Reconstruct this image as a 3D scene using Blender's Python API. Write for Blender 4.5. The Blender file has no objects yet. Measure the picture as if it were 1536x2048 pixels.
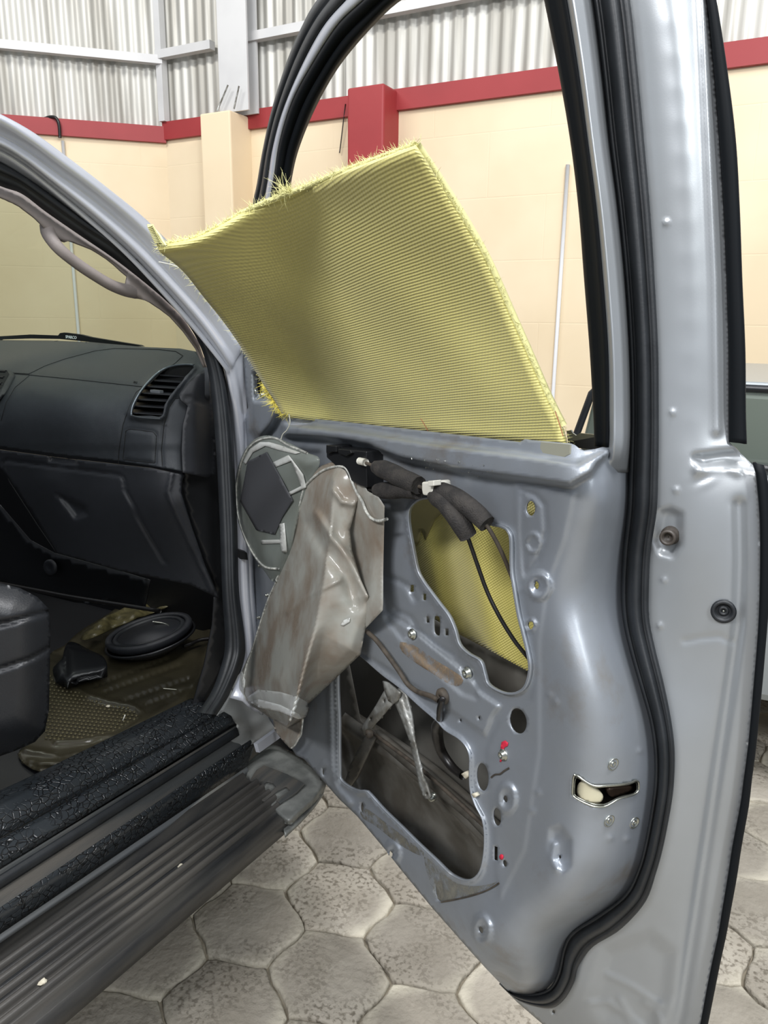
import bpy, bmesh, random
import numpy as np
from math import sin, cos, tan, atan2, radians, degrees, pi, sqrt, hypot
from mathutils import Vector, Matrix
from mathutils.geometry import delaunay_2d_cdt
random.seed(7); RNG = np.random.default_rng(7)
SC = bpy.context.scene

# ------------------------------------------------------------------ camera
FPX = 1540.0
CAM = np.array([0, 0, 1.4])
PITCH, YAW, ROLL = radians(14), radians(28), radians(.7)
FWD = np.array([-sin(YAW)*cos(PITCH), cos(YAW)*cos(PITCH), -sin(PITCH)])
RT0 = np.array([cos(YAW), sin(YAW), 0.0]); UP0 = np.cross(RT0, FWD)
RT = RT0*cos(ROLL)+UP0*sin(ROLL); UP = -RT0*sin(ROLL)+UP0*cos(ROLL)
cd = bpy.data.cameras.new('camera'); cam = bpy.data.objects.new('camera', cd)
SC.collection.objects.link(cam)
cd.sensor_fit = 'VERTICAL'; cd.sensor_height = 36; cd.sensor_width = 27
cd.lens = FPX/2048*36; cd.clip_start = .02
M = Matrix(((RT[0], UP[0], -FWD[0], CAM[0]), (RT[1], UP[1], -FWD[1], CAM[1]), (RT[2], UP[2], -FWD[2], CAM[2]), (0, 0, 0, 1)))
cam.matrix_world = M
SC.camera = cam

# ------------------------------------------------------------------ light
w = bpy.data.worlds.new('world'); SC.world = w; w.use_nodes = True
bgn = w.node_tree.nodes['Background']
bgn.inputs[0].default_value = (.80, .87, 1.0, 1); bgn.inputs[1].default_value = .42
def area(name, loc, aim, sx, sy, power, col):
    l = bpy.data.lights.new(name, 'AREA'); l.shape = 'RECTANGLE'; l.size = sx; l.size_y = sy
    l.energy = power; l.color = col
    o = bpy.data.objects.new(name, l); SC.collection.objects.link(o); o.location = loc
    o.rotation_euler = (Vector(aim)-Vector(loc)).to_track_quat('-Z', 'Y').to_euler()
    o['label'] = 'overhead workshop lamp'; return o
area('ceiling_lamp', (.9, .6, 5.2), (.3, 1.2, 0), 1.6, .5, 210, (.98, .98, 1))
area('ceiling_lamp', (2.8, -2.0, 4.4), (-.2, 1.0, .9), .7, 2.6, 185, (.95, .98, 1))
area('ceiling_lamp', (-1.2, -3.0, 4.4), (-.4, 1.2, .9), 2.6, .6, 260, (.98, .98, 1))
area('ceiling_lamp', (1.2, 2.9, 5.0), (-2.5, 5.1, 2.4), 2.2, .4, 80, (1, .98, .95))
area('ceiling_lamp', (-4.2, 1.8, 5.2), (-4.4, 4.6, 2.0), 2.2, .4, 100, (1, .98, .95))
SC.view_settings.view_transform = 'Standard'; SC.view_settings.look = 'None'
SC.view_settings.gamma = 1; SC.view_settings.use_curve_mapping = False
SC.view_settings.exposure = 0.0

# ------------------------------------------------------------------ planes a pixel can be measured on
class Plane:
    def __init__(s, p, n, shift=None):
        s.p = np.array(p, float); n = np.array(n, float); s.n = n/np.linalg.norm(n); s.shift = shift
    def at(s, px, py, off=0.0):
        px = np.atleast_1d(np.asarray(px, float)); py = np.atleast_1d(np.asarray(py, float))
        off = np.broadcast_to(np.asarray(off, float), px.shape)
        if s.shift is not None: off = off+s.shift(px, py)
        d = FWD[None]+np.outer((px-768)/FPX, RT)-np.outer((py-1024)/FPX, UP)
        t = ((s.p-CAM)@s.n+off)/(d@s.n)
        return CAM+d*t[:, None]
    def one(s, x, y, off=0.0): return s.at([x], [y], [off])[0]
DD = radians(120.9)
DU = np.array([sin(DD), cos(DD), 0]); DW = np.array([cos(DD), -sin(DD), 0])
HINGE = np.array([-.985, 1.274, 0])
DOOR = Plane(HINGE, DW, lambda x, y: .03*np.clip((900-y)/900, 0, 2)**1.5)
def SIDE(X, lean=.15, z0=1.3): return Plane((X, 0, z0), (1, 0, lean))
def FRONT(Y): return Plane((0, Y, 0), (0, -1, 0))
def LEVEL(z): return Plane((0, 0, z), (0, 0, 1))
DASH = FRONT(1.2)

# ------------------------------------------------------------------ object helpers
WL = {}
def put(name, verts, faces, mat, parent=None, smooth=True, kind=None, label=None):
    verts = np.asarray(verts, float); c = (verts.min(0)+verts.max(0))/2
    me = bpy.data.meshes.new(name)
    me.from_pydata((verts-c).tolist(), [], [tuple(int(i) for i in f) for f in faces])
    me.materials.append(mat)
    if smooth: me.polygons.foreach_set('use_smooth', [True]*len(me.polygons))
    o = bpy.data.objects.new(name, me); SC.collection.objects.link(o)
    base = WL[parent] if parent else np.zeros(3)
    if parent: o.parent = bpy.data.objects[parent] if isinstance(parent, str) else parent
    o.location = c-base; WL[o] = c
    if kind: o['kind'] = kind
    if label: o['label'] = label
    return o
def tag(o, label, cat, group=None):
    o['label'] = label; o['category'] = cat
    if group: o['group'] = group
    return o
def thing(name, loc, label, cat, group=None):
    o = bpy.data.objects.new(name, None); SC.collection.objects.link(o); o.location = loc
    o.empty_display_size = .05; WL[o] = np.array(loc, float); return tag(o, label, cat, group)
def solid(o, t, off=-1):
    m = o.modifiers.new('s', 'SOLIDIFY'); m.thickness = t; m.offset = off; return o
def bevel(o, wd, seg=2):
    m = o.modifiers.new('b', 'BEVEL'); m.width = wd; m.segments = seg; m.limit_method = 'ANGLE'; m.angle_limit = radians(40); return o
def catmull(pts, n, closed=False):
    P = np.asarray(pts, float)
    if len(P) == 2: 
        t = np.linspace(0, 1, n)[:, None]; return P[0]*(1-t)+P[1]*t
    if closed: Q = np.vstack([P[-1], P, P[0], P[1]]); segs = len(P)
    else: Q = np.vstack([2*P[0]-P[1], P, 2*P[-1]-P[-2]]); segs = len(P)-1
    T = np.linspace(0, segs, n, endpoint=not closed); out = []
    for t in T:
        i = min(int(t), segs-1); f = t-i; a, b, c, d = Q[i], Q[i+1], Q[i+2], Q[i+3]
        out.append(.5*((2*b)+(-a+c)*f+(2*a-5*b+4*c-d)*f*f+(-a+3*b-3*c+d)*f**3))
    return np.array(out)
def arcsample(pts, n, smooth=True, closed=False):
    P = catmull(pts, max(len(pts)*12, 60), closed) if smooth else np.asarray(pts, float)
    if closed: P = np.vstack([P, P[0]])
    s = np.r_[0, np.cumsum(np.linalg.norm(np.diff(P, axis=0), axis=1))]
    t = np.linspace(0, s[-1], n, endpoint=not closed)
    return np.stack([np.interp(t, s, P[:, k]) for k in range(P.shape[1])], 1)
def dense(poly, step, closed=True):
    P = [np.array(p[:2], float) for p in poly]; out = []; m = len(P)
    for i in range(m if closed else m-1):
        a, b = P[i], P[(i+1) % m]; k = max(1, int(round(np.linalg.norm(b-a)/step)))
        for j in range(k): out.append(a+(b-a)*j/k)
    if not closed: out.append(P[-1])
    return np.array(out)
def inside(P, poly):
    x, y = P[:, 0], P[:, 1]; r = np.zeros(len(P), bool); q = np.asarray(poly)[:, :2]; n = len(q)
    for i in range(n):
        x1, y1 = q[i]; x2, y2 = q[(i+1) % n]
        if y1 == y2: continue
        c = ((y1 > y) != (y2 > y)) & (x < (x2-x1)*(y-y1)/(y2-y1)+x1); r ^= c
    return r
def dist(P, line, closed=False):
    q = np.asarray(line, float)[:, :2]; n = len(q); best = np.full(len(P), 1e9)
    for i in range(n if closed else n-1):
        a, b = q[i], q[(i+1) % n]; ab = b-a; L = ab@ab+1e-9
        t = np.clip(((P-a)@ab)/L, 0, 1); best = np.minimum(best, np.linalg.norm(P-(a+t[:, None]*ab), axis=1))
    return best
def sdist(P, poly):
    d = dist(P, poly, True); return np.where(inside(P, poly), d, -d)
def sstep(x, a, b):
    t = np.clip((x-a)/(b-a), 0, 1); return t*t*(3-2*t)
def tps(ctrl, smooth=1e-3):
    c = np.asarray(ctrl, float); X = c[:, :2]/500; v = c[:, 2]; n = len(X)
    def K(r): return np.where(r > 1e-9, r*r*np.log(r+1e-12), 0)
    A = np.zeros((n+3, n+3)); A[:n, :n] = K(np.linalg.norm(X[:, None]-X[None], axis=2))+np.eye(n)*smooth
    A[:n, n] = 1; A[:n, n+1:] = X; A[n, :n] = 1; A[n+1:, :n] = X.T
    s = np.linalg.solve(A, np.r_[v, 0, 0, 0])
    def f(P):
        Q = P/500; out = np.zeros(len(Q))
        for i in range(0, len(Q), 4000):
            q = Q[i:i+4000]; out[i:i+4000] = K(np.linalg.norm(q[:, None]-X[None], axis=2))@s[:n]+s[n]+q@s[n+1:]
        return out
    return f
def ell(cx, cy, rx, ry, rot=0, n=20):
    a = np.linspace(0, 2*pi, n, endpoint=False); x = rx*np.cos(a); y = ry*np.sin(a); r = radians(rot)
    return [(cx+u*cos(r)-v*sin(r), cy+u*sin(r)+v*cos(r)) for u, v in zip(x, y)]
def smoothpoly(poly, n=None): return arcsample(poly, n or len(poly)*5, True, True).tolist()

def sheet(name, outline, plane, off, mat, parent=None, holes=(), step=6, thick=0, lines=(), kind=None, label=None, smooth=True, flange=0):
    """a pressed or draped sheet: outline and openings measured on the plane, relief off(P) above it"""
    o_ = dense(outline, step); hs = [dense(h, min(step, 4)) for h in holes]
    pts = [o_]; edges = []; k = 0
    def loop(P, closed=True):
        nonlocal k
        n = len(P)
        for i in range(n if closed else n-1): edges.append((k+i, k+(i+1) % n))
        k += n
    loop(o_)
    for h in hs: pts.append(h); loop(h)
    lo, hi = o_.min(0), o_.max(0)
    gx, gy = np.meshgrid(np.arange(lo[0]+step*.5, hi[0], step), np.arange(lo[1]+step*.5, hi[1], step*.87))
    gx = gx+((np.arange(gx.shape[0]) % 2)*step*.5)[:, None]
    G = np.stack([gx.ravel(), gy.ravel()], 1)
    keep = inside(G, o_) & (dist(G, o_, True) > step*.55)
    for h in hs: keep &= ~inside(G, h) & (dist(G, h, True) > min(step, 4)*.7)
    G = G[keep]; pts.append(G)
    V = np.vstack(pts)
    r = delaunay_2d_cdt([Vector(p) for p in V], edges, [], 0, 1e-4)
    P = np.array([tuple(v) for v in r[0]]); F = np.array([tuple(f) for f in r[2]])
    cen = P[F].mean(1); ok = inside(cen, o_)
    for h in hs: ok &= ~inside(cen, h)
    F = F[ok]
    a = P[F]; area2 = (a[:, 1, 0]-a[:, 0, 0])*(a[:, 2, 1]-a[:, 0, 1])-(a[:, 1, 1]-a[:, 0, 1])*(a[:, 2, 0]-a[:, 0, 0])
    F = np.where((area2 > 0)[:, None], F[:, ::-1], F)
    offs = off(P) if callable(off) else np.full(len(P), float(off))
    X = plane.at(P[:, 0], P[:, 1], offs)
    faces = F.tolist()
    if flange:      # turned-in lips around the openings
        X = X.tolist()
        for h in hs[:2]:
            L = plane.at(h[:, 0], h[:, 1], off(h) if callable(off) else off)
            L2 = L-plane.n*flange; b = len(X); X += L.tolist()+L2.tolist(); n = len(h)
            for i in range(n): faces.append((b+i, b+(i+1) % n, b+n+(i+1) % n, b+n+i))
        X = np.array(X)
    ob = put(name, X, faces, mat, parent, smooth, kind, label)
    if thick: solid(ob, thick)
    return ob
def grid_faces(nu, nv, cu=False, cv=False):
    f = []
    for i in range(nu if cu else nu-1):
        for j in range(nv if cv else nv-1):
            a = i*nv+j; b = ((i+1) % nu)*nv+j; c = ((i+1) % nu)*nv+(j+1) % nv; d = i*nv+(j+1) % nv
            f.append((a, b, c, d))
    return f
def strip(name, cols, plane, mat, parent=None, n=60, prof=None, thick=0, sub=3, label=None, match=False, kind=None):
    """cols: polylines [(x,y,off)..] running side by side; prof: list of (t, extra offset) across"""
    C = [catmull(np.array([tuple(p)+(0,)*(3-len(p)) for p in c], float), n) if match else
         arcsample(np.array([tuple(p)+(0,)*(3-len(p)) for p in c], float), n) for c in cols]
    m = len(C)
    if prof is None: prof = [(t, 0) for t in np.linspace(0, 1, (m-1)*sub+1)]
    rows = []
    for t, e in prof:
        q = t*(m-1); i = min(int(q), m-2); f = q-i
        if m > 2:
            A = C[max(i-1, 0)]; B = C[i]; D = C[i+1]; E_ = C[min(i+2, m-1)]
            R = B*(1-f)+D*f
        else: R = C[0]*(1-f)+C[1]*f
        rows.append(plane.at(R[:, 0], R[:, 1], R[:, 2]+e))
    X = np.array(rows).transpose(1, 0, 2).reshape(-1, 3); nv = len(prof)
    ob = put(name, X, grid_faces(n, nv), mat, parent, True, kind, label)
    if thick: solid(ob, thick)
    return ob
def skin(name, lines, mat, parent=None, n=40, sub=2, thick=0, label=None, noise=None, smooth=True):
    """lines: 3-D polylines side by side"""
    C = [arcsample(l, n, len(l) > 2) for l in lines]; rows = []
    for i in range(len(C)-1):
        for j in range(sub): rows.append(C[i]*(1-j/sub)+C[i+1]*(j/sub))
    rows.append(C[-1]); X = np.array(rows).transpose(1, 0, 2).reshape(-1, 3)
    ob = put(name, X, grid_faces(n, len(rows)), mat, parent, smooth, None, label)
    if thick: solid(ob, thick, 0)
    return ob
def tubev(pts, rad, seg=8, n=None, smooth=True, caps=True):
    P = arcsample(pts, n or max(8, len(pts)*5), smooth and len(pts) > 2)
    rad = np.interp(np.linspace(0, 1, len(P)), np.linspace(0, 1, len(np.atleast_1d(rad))), np.atleast_1d(rad))
    T = np.gradient(P, axis=0); T /= np.linalg.norm(T, axis=1)[:, None]+1e-12
    up = np.array([0, 0, 1.0]) if abs(T[0][2]) < .9 else np.array([1.0, 0, 0]); V = []
    a = np.cross(T[0], up); a /= np.linalg.norm(a)
    for i, p in enumerate(P):
        a = a-T[i]*(a@T[i]); a /= np.linalg.norm(a); b = np.cross(T[i], a)
        for k in range(seg):
            g = 2*pi*k/seg; V.append(p+rad[i]*(a*cos(g)+b*sin(g)))
    F = grid_faces(len(P), seg, False, True)
    if caps: F = F+[tuple(range(seg))[::-1], tuple(range(len(V)-seg, len(V)))]
    return V, F
def tube(name, pts, rad, mat, parent=None, seg=8, n=None, smooth=True, label=None, kind=None):
    V, F = tubev(pts, rad, seg, n, smooth); return put(name, V, F, mat, parent, True, kind, label)
def lathev(c, axis, prof, seg=20, rot=0):
    axis = np.array(axis, float)/np.linalg.norm(axis)
    a = np.cross(axis, [0, 0, 1.0] if abs(axis[2]) < .9 else [1.0, 0, 0]); a /= np.linalg.norm(a); b = np.cross(axis, a)
    V = [np.array(c)+axis*h+r*(a*cos(2*pi*k/seg+rot)+b*sin(2*pi*k/seg+rot)) for r, h in prof for k in range(seg)]
    return V, grid_faces(len(prof), seg, False, True)+[tuple(range(len(V)-seg, len(V)))]
def lathe(name, c, axis, prof, mat, parent=None, seg=20, label=None, smooth=True):
    V, F = lathev(c, axis, prof, seg); return put(name, V, F, mat, parent, smooth, None, label)
def boxv(c, ax, ay, az):
    c, ax, ay, az = [np.array(q, float) for q in (c, ax, ay, az)]
    V = [c+i*ax+j*ay+k*az for i in (-1, 1) for j in (-1, 1) for k in (-1, 1)]
    return V, [(0, 1, 3, 2), (4, 6, 7, 5), (0, 4, 5, 1), (2, 3, 7, 6), (0, 2, 6, 4), (1, 5, 7, 3)]
def box(name, c, ax, ay, az, mat, parent=None, bev=0, label=None, kind=None):
    V, F = boxv(c, ax, ay, az); o = put(name, V, F, mat, parent, False, kind, label)
    if bev: bevel(o, bev)
    return o
def joinv(parts):
    V, F = [], []
    for v, f in parts:
        b = len(V); V += [np.array(q, float) for q in v]; F += [tuple(i+b for i in t) for t in f]
    return V, F
def prism(name, poly, plane, off, depth, mat, parent=None, bev=0, label=None, smooth=False):
    """flat outline with thickness"""
    P = np.array([p[:2] for p in poly], float); A = plane.at(P[:, 0], P[:, 1], off); B = A-plane.n*depth; n = len(P)
    F = [tuple(range(n)), tuple(range(2*n-1, n-1, -1))]+[(i, n+i, n+(i+1) % n, (i+1) % n) for i in range(n)]
    o = put(name, np.vstack([A, B]), F, mat, parent, smooth, None, label)
    bm = bmesh.new(); bm.from_mesh(o.data); bmesh.ops.recalc_face_normals(bm, faces=bm.faces); bm.to_mesh(o.data); bm.free()
    if bev: bevel(o, bev)
    return o

# ------------------------------------------------------------------ materials
def lin(c): return tuple(((x/255)/12.92 if x/255 <= .04045 else ((x/255+.055)/1.055)**2.4) for x in c)
def mat(name, rgb, rough=.5, metal=0, var=None, vscale=8, vmix=.5, bump=0, bscale=80, spec=.5, coat=0, extra=None, stretch=None, detail=4, vlo=.4, vhi=.62, rvar=0):
    m = bpy.data.materials.new(name); m.use_nodes = True; nt = m.node_tree; N = nt.nodes; L = nt.links
    b = N['Principled BSDF']; b.inputs['Base Color'].default_value = lin(rgb)+(1,)
    b.inputs['Roughness'].default_value = rough; b.inputs['Metallic'].default_value = metal
    b.inputs['Specular IOR Level'].default_value = spec; b.inputs['Coat Weight'].default_value = coat; b.inputs['Coat Roughness'].default_value = .12
    tc = N.new('ShaderNodeTexCoord'); mp = N.new('ShaderNodeMapping'); L.new(tc.outputs['Object'], mp.inputs[0])
    if stretch: mp.inputs['Scale'].default_value = stretch
    if var:
        n = N.new('ShaderNodeTexNoise'); n.inputs['Scale'].default_value = vscale; n.inputs['Detail'].default_value = detail
        L.new(mp.outputs[0], n.inputs[0])
        r = N.new('ShaderNodeMapRange'); r.inputs[1].default_value = vlo; r.inputs[2].default_value = vhi
        r.inputs[4].default_value = vmix; L.new(n.outputs[0], r.inputs[0])
        x = N.new('ShaderNodeMix'); x.data_type = 'RGBA'; L.new(r.outputs[0], x.inputs[0])
        x.inputs[6].default_value = lin(rgb)+(1,); x.inputs[7].default_value = lin(var)+(1,); L.new(x.outputs[2], b.inputs['Base Color'])
        if rvar:
            q = N.new('ShaderNodeMapRange'); q.inputs[1].default_value = vlo; q.inputs[2].default_value = vhi
            q.inputs[3].default_value = rough; q.inputs[4].default_value = rough+rvar; L.new(n.outputs[0], q.inputs[0]); L.new(q.outputs[0], b.inputs['Roughness'])
    if bump:
        n2 = N.new('ShaderNodeTexNoise'); n2.inputs['Scale'].default_value = bscale; n2.inputs['Detail'].default_value = 4
        L.new(mp.outputs[0], n2.inputs[0]); bp = N.new('ShaderNodeBump'); bp.inputs['Strength'].default_value = bump; bp.inputs['Distance'].default_value = .004
        L.new(n2.outputs[0], bp.inputs['Height']); L.new(bp.outputs[0], b.inputs['Normal'])
    return m
def bsdf(m): return m.node_tree.nodes['Principled BSDF']
M_ = {}
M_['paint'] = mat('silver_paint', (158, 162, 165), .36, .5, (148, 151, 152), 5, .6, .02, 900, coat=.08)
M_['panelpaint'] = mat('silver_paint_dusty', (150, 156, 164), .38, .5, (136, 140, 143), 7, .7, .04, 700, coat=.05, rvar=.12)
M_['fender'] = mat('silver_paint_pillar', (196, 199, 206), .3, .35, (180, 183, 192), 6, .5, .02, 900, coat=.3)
M_['dirtysteel'] = mat('dirty_steel', (104, 102, 96), .5, .1, (74, 70, 62), 14, .8, .2, 60)
M_['skinin'] = mat('door_skin_inside', (112, 111, 105), .5, .1, (84, 80, 74), 9, .7)
M_['zinc'] = mat('zinc_plated', (176, 178, 174), .42, .4, (92, 86, 74), 30, .8, .15, 120)
M_['bolt'] = mat('bolt_steel', (176, 178, 168), .25, .9)
M_['rubber'] = mat('black_rubber', (22, 25, 28), .5, 0, (34, 37, 40), 30, .6, .06, 300)
M_['satin'] = mat('satin_black', (22, 25, 29), .35, 0, spec=.5)
M_['tape'] = mat('matte_black_tape', (14, 17, 20), .6, spec=.12)
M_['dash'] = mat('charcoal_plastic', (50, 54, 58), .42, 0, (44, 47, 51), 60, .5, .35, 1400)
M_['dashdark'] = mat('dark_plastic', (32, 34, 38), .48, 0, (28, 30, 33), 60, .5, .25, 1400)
M_['gap'] = mat('dark_gap', (8, 9, 10), .8)
M_['black'] = mat('black_plastic', (20, 21, 23), .4)
M_['garnish'] = mat('taupe_trim_plastic', (134, 126, 122), .55, 0, (126, 118, 114), 40, .5, .1, 600)
M_['foam'] = mat('black_foam', (34, 32, 31), .9, 0, (60, 56, 52), 60, .6, .6, 500)
M_['white'] = mat('white_plastic', (205, 203, 192), .4)
M_['cable'] = mat('black_cable', (24, 22, 21), .35)
M_['brown'] = mat('grimy_wire', (74, 66, 56), .7, 0, (45, 40, 34), 60, .7)
M_['wall'] = mat('cream_wall', (226, 208, 176), .75, 0, (216, 196, 162), 1.1, .8, .35, 9)
def blockwall(name, ang):
    m = mat(name, (228, 211, 180), .75, 0, (218, 199, 166), 1.1, .8, .3, 7); nt = m.node_tree; N = nt.nodes; L = nt.links; b = bsdf(m); tc = N.new('ShaderNodeTexCoord')
    sp = N.new('ShaderNodeSeparateXYZ'); L.new(tc.outputs['Object'], sp.inputs[0])
    a = N.new('ShaderNodeMath'); a.operation = 'MULTIPLY'; L.new(sp.outputs[0], a.inputs[0]); a.inputs[1].default_value = cos(ang)
    c = N.new('ShaderNodeMath'); c.operation = 'MULTIPLY_ADD'; L.new(sp.outputs[1], c.inputs[0]); c.inputs[1].default_value = sin(ang); L.new(a.outputs[0], c.inputs[2])
    cb = N.new('ShaderNodeCombineXYZ'); L.new(c.outputs[0], cb.inputs[0]); L.new(sp.outputs[2], cb.inputs[1])
    br = N.new('ShaderNodeTexBrick'); L.new(cb.outputs[0], br.inputs[0]); br.inputs['Scale'].default_value = 1; br.inputs['Brick Width'].default_value = .8; br.inputs['Row Height'].default_value = .4; br.inputs['Mortar Size'].default_value = .006; br.inputs['Mortar Smooth'].default_value = .8
    n = N.new('ShaderNodeTexNoise'); n.inputs['Scale'].default_value = 2; L.new(tc.outputs['Object'], n.inputs[0])
    mm = N.new('ShaderNodeMath'); mm.operation = 'MULTIPLY'; L.new(br.outputs['Fac'], mm.inputs[0]); L.new(n.outputs[0], mm.inputs[1])
    bp = N.new('ShaderNodeBump'); bp.invert = True; bp.inputs['Strength'].default_value = .22; bp.inputs['Distance'].default_value = .01; L.new(mm.outputs[0], bp.inputs['Height'])
    old = b.inputs['Normal'].links[0].from_socket; L.new(old, bp.inputs['Normal']); L.new(bp.outputs[0], b.inputs['Normal']); return m
M_['wallr'] = blockwall('cream_block_wall', 0); M_['walll'] = blockwall('cream_block_wall', atan2(cos(radians(45.9)), sin(radians(45.9))))
M_['red'] = mat('red_paint', (152, 48, 50), .55, 0, (144, 44, 46), 3, .7, .2, 12)
M_['corr'] = mat('galvanised_sheet', (196, 195, 188), .5, .35, (150, 147, 138), 1.3, .8, .05, 30, stretch=(6, 6, .5), vlo=.42, vhi=.6)
M_['steelw'] = mat('white_painted_steel', (205, 205, 204), .5, .1, (190, 190, 190), 3, .5)
M_['pipe'] = mat('white_conduit', (226, 228, 230), .4)
M_['seat'] = mat('dark_seat_leather', (32, 34, 37), .42, 0, (27, 28, 31), 20, .5, .1, 300)
M_['boot'] = mat('aubergine_leather', (58, 48, 54), .4, 0, (48, 40, 46), 20, .5, .2, 400)
M_['pad'] = mat('charcoal_foam_pad', (58, 59, 62), .65)
M_['chip'] = mat('cream_chip', (206, 200, 180), .8, 0, (170, 160, 140), 90, .6)
M_['redmark'] = mat('red_marker', (196, 34, 60), .7)
M_['glovebox'] = M_['dashdark']
M_['far_car'] = mat('grey_car_paint', (150, 156, 158), .3, .4)
M_['redthread'] = mat('dull_red_thread', (156, 84, 62), .7)
M_['thread'] = mat('pale_thread', (206, 206, 190), .7)

def glassmat(name, tint, alpha, rough=.03):
    m = bpy.data.materials.new(name); m.use_nodes = True; nt = m.node_tree; N = nt.nodes; L = nt.links
    N.remove(N['Principled BSDF']); t = N.new('ShaderNodeBsdfTransparent'); t.inputs[0].default_value = tint+(1,)
    g = N.new('ShaderNodeBsdfGlossy'); g.inputs[0].default_value = (1, 1, 1, 1); g.inputs['Roughness'].default_value = rough
    x = N.new('ShaderNodeMixShader'); x.inputs[0].default_value = alpha
    L.new(t.outputs[0], x.inputs[1]); L.new(g.outputs[0], x.inputs[2]); L.new(x.outputs[0], N['Material Output'].inputs[0]); return m
M_['glass'] = glassmat('green_tinted_glass', (.52, .57, .50), .04)
M_['fglass'] = mat('dark_car_glass', (98, 106, 98), .12, 0, spec=.7)

# cracked glossy film on the sill: brick-like cracks
def crackle():
    m = mat('cracked_black_film', (24, 27, 30), .3, 0, spec=.6); nt = m.node_tree; N = nt.nodes; L = nt.links; b = bsdf(m)
    tc = N.new('ShaderNodeTexCoord'); mp = N.new('ShaderNodeMapping'); L.new(tc.outputs['Object'], mp.inputs[0])
    mp.inputs['Rotation'].default_value = (0, 0, radians(90)); mp.inputs['Scale'].default_value = (1, 1, 1.4)
    nz = N.new('ShaderNodeTexNoise'); nz.inputs['Scale'].default_value = 40; L.new(mp.outputs[0], nz.inputs[0])
    va = N.new('ShaderNodeVectorMath'); va.operation = 'MULTIPLY_ADD'; L.new(nz.outputs['Color'], va.inputs[0]); va.inputs[1].default_value = (.012,)*3; L.new(mp.outputs[0], va.inputs[2])
    v = N.new('ShaderNodeTexVoronoi'); v.feature = 'DISTANCE_TO_EDGE'; v.distance = 'MANHATTAN' if hasattr(v, 'distance') else 'EUCLIDEAN'
    v.inputs['Scale'].default_value = 75; L.new(va.outputs[0], v.inputs['Vector'])
    r = N.new('ShaderNodeMapRange'); r.inputs[1].default_value = .02; r.inputs[2].default_value = .09; L.new(v.outputs['Distance'], r.inputs[0])
    n2 = N.new('ShaderNodeTexNoise'); n2.inputs['Scale'].default_value = 16; L.new(mp.outputs[0], n2.inputs[0])
    r2 = N.new('ShaderNodeMapRange'); r2.inputs[1].default_value = .52; r2.inputs[2].default_value = .68; L.new(n2.outputs[0], r2.inputs[0])
    mx = N.new('ShaderNodeMath'); mx.operation = 'MAXIMUM'; L.new(r.outputs[0], mx.inputs[0]); L.new(r2.outputs[0], mx.inputs[1])
    c = N.new('ShaderNodeMix'); c.data_type = 'RGBA'; L.new(mx.outputs[0], c.inputs[0]); c.inputs[6].default_value = lin((10, 10, 11))+(1,); c.inputs[7].default_value = lin((36, 40, 43))+(1,)
    L.new(c.outputs[2], b.inputs['Base Color']); bp = N.new('ShaderNodeBump'); bp.inputs['Strength'].default_value = .6; bp.inputs['Distance'].default_value = .003
    L.new(mx.outputs[0], bp.inputs['Height']); L.new(bp.outputs[0], b.inputs['Normal']); return m
M_['crack'] = crackle()
M_['scuff'] = mat('scuffed_dark_plastic', (62, 64, 64), .42, 0, (88, 84, 78), 3, .8, .15, 90, stretch=(14, 1.2, 6))
M_['board'] = mat('worn_running_board', (38, 39, 40), .36, .0, (74, 71, 66), 3.2, .7, .1, 100, stretch=(9, .9, 6))
M_['ribtop'] = mat('scuffed_rib', (84, 81, 76), .4, 0, (52, 51, 50), 3, .9, .1, 100, stretch=(4, .9, 4))
M_['footshade'] = mat('door_shaded_foot_paint', (118, 120, 118), .45, .2, (98, 98, 94), 12, .8, .05, 200)  # duller than the body silver: shade of the open door put into the colour
M_['boardworn'] = mat('worn_bare_running_board', (128, 130, 126), .5, .2, (92, 94, 92), 22, .8, .2, 120)

# woven aramid cloth
def aramid(name, c1, c2, dirs):
    m = mat(name, c1, .6, 0, c2, 2.2, .8); nt = m.node_tree; N = nt.nodes; L = nt.links; b = bsdf(m)
    b.inputs['Sheen Weight'].default_value = .3
    tc = N.new('ShaderNodeTexCoord'); last = None
    for d, sc in dirs:
        mp = N.new('ShaderNodeMapping'); mp.inputs['Rotation'].default_value = d; L.new(tc.outputs['Object'], mp.inputs[0])
        wv = N.new('ShaderNodeTexWave'); wv.bands_direction = 'Z'; wv.inputs['Scale'].default_value = sc; wv.inputs['Distortion'].default_value = .6; wv.inputs['Detail Scale'].default_value = .6
        L.new(mp.outputs[0], wv.inputs[0])
        if last is None: last = wv.outputs['Fac']
        else:
            a = N.new('ShaderNodeMath'); a.operation = 'MULTIPLY_ADD'; a.inputs[1].default_value = .4; L.new(last, a.inputs[2]); L.new(wv.outputs['Fac'], a.inputs[0]); last = a.outputs[0]
    bp = N.new('ShaderNodeBump'); bp.inputs['Strength'].default_value = .5; bp.inputs['Distance'].default_value = .0015
    L.new(last, bp.inputs['Height']); L.new(bp.outputs[0], b.inputs['Normal'])
    # threads read as fine lines of slightly deeper yellow
    src = b.inputs['Base Color'].links[0].from_socket; r = N.new('ShaderNodeMapRange'); r.inputs[1].default_value = 0; r.inputs[2].default_value = 1.4; r.inputs[3].default_value = .86; r.inputs[4].default_value = 1.06
    L.new(last, r.inputs[0]); mm = N.new('ShaderNodeVectorMath'); mm.operation = 'MULTIPLY'; L.new(src, mm.inputs[0]); L.new(r.outputs[0], mm.inputs[1]); L.new(mm.outputs[0], b.inputs['Base Color'])
    return m
M_['aramid'] = aramid('yellow_aramid_cloth', (206, 198, 124), (190, 181, 108), [((0, radians(10), radians(30)), 96), ((0, radians(80), radians(30)), 70)])
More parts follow.
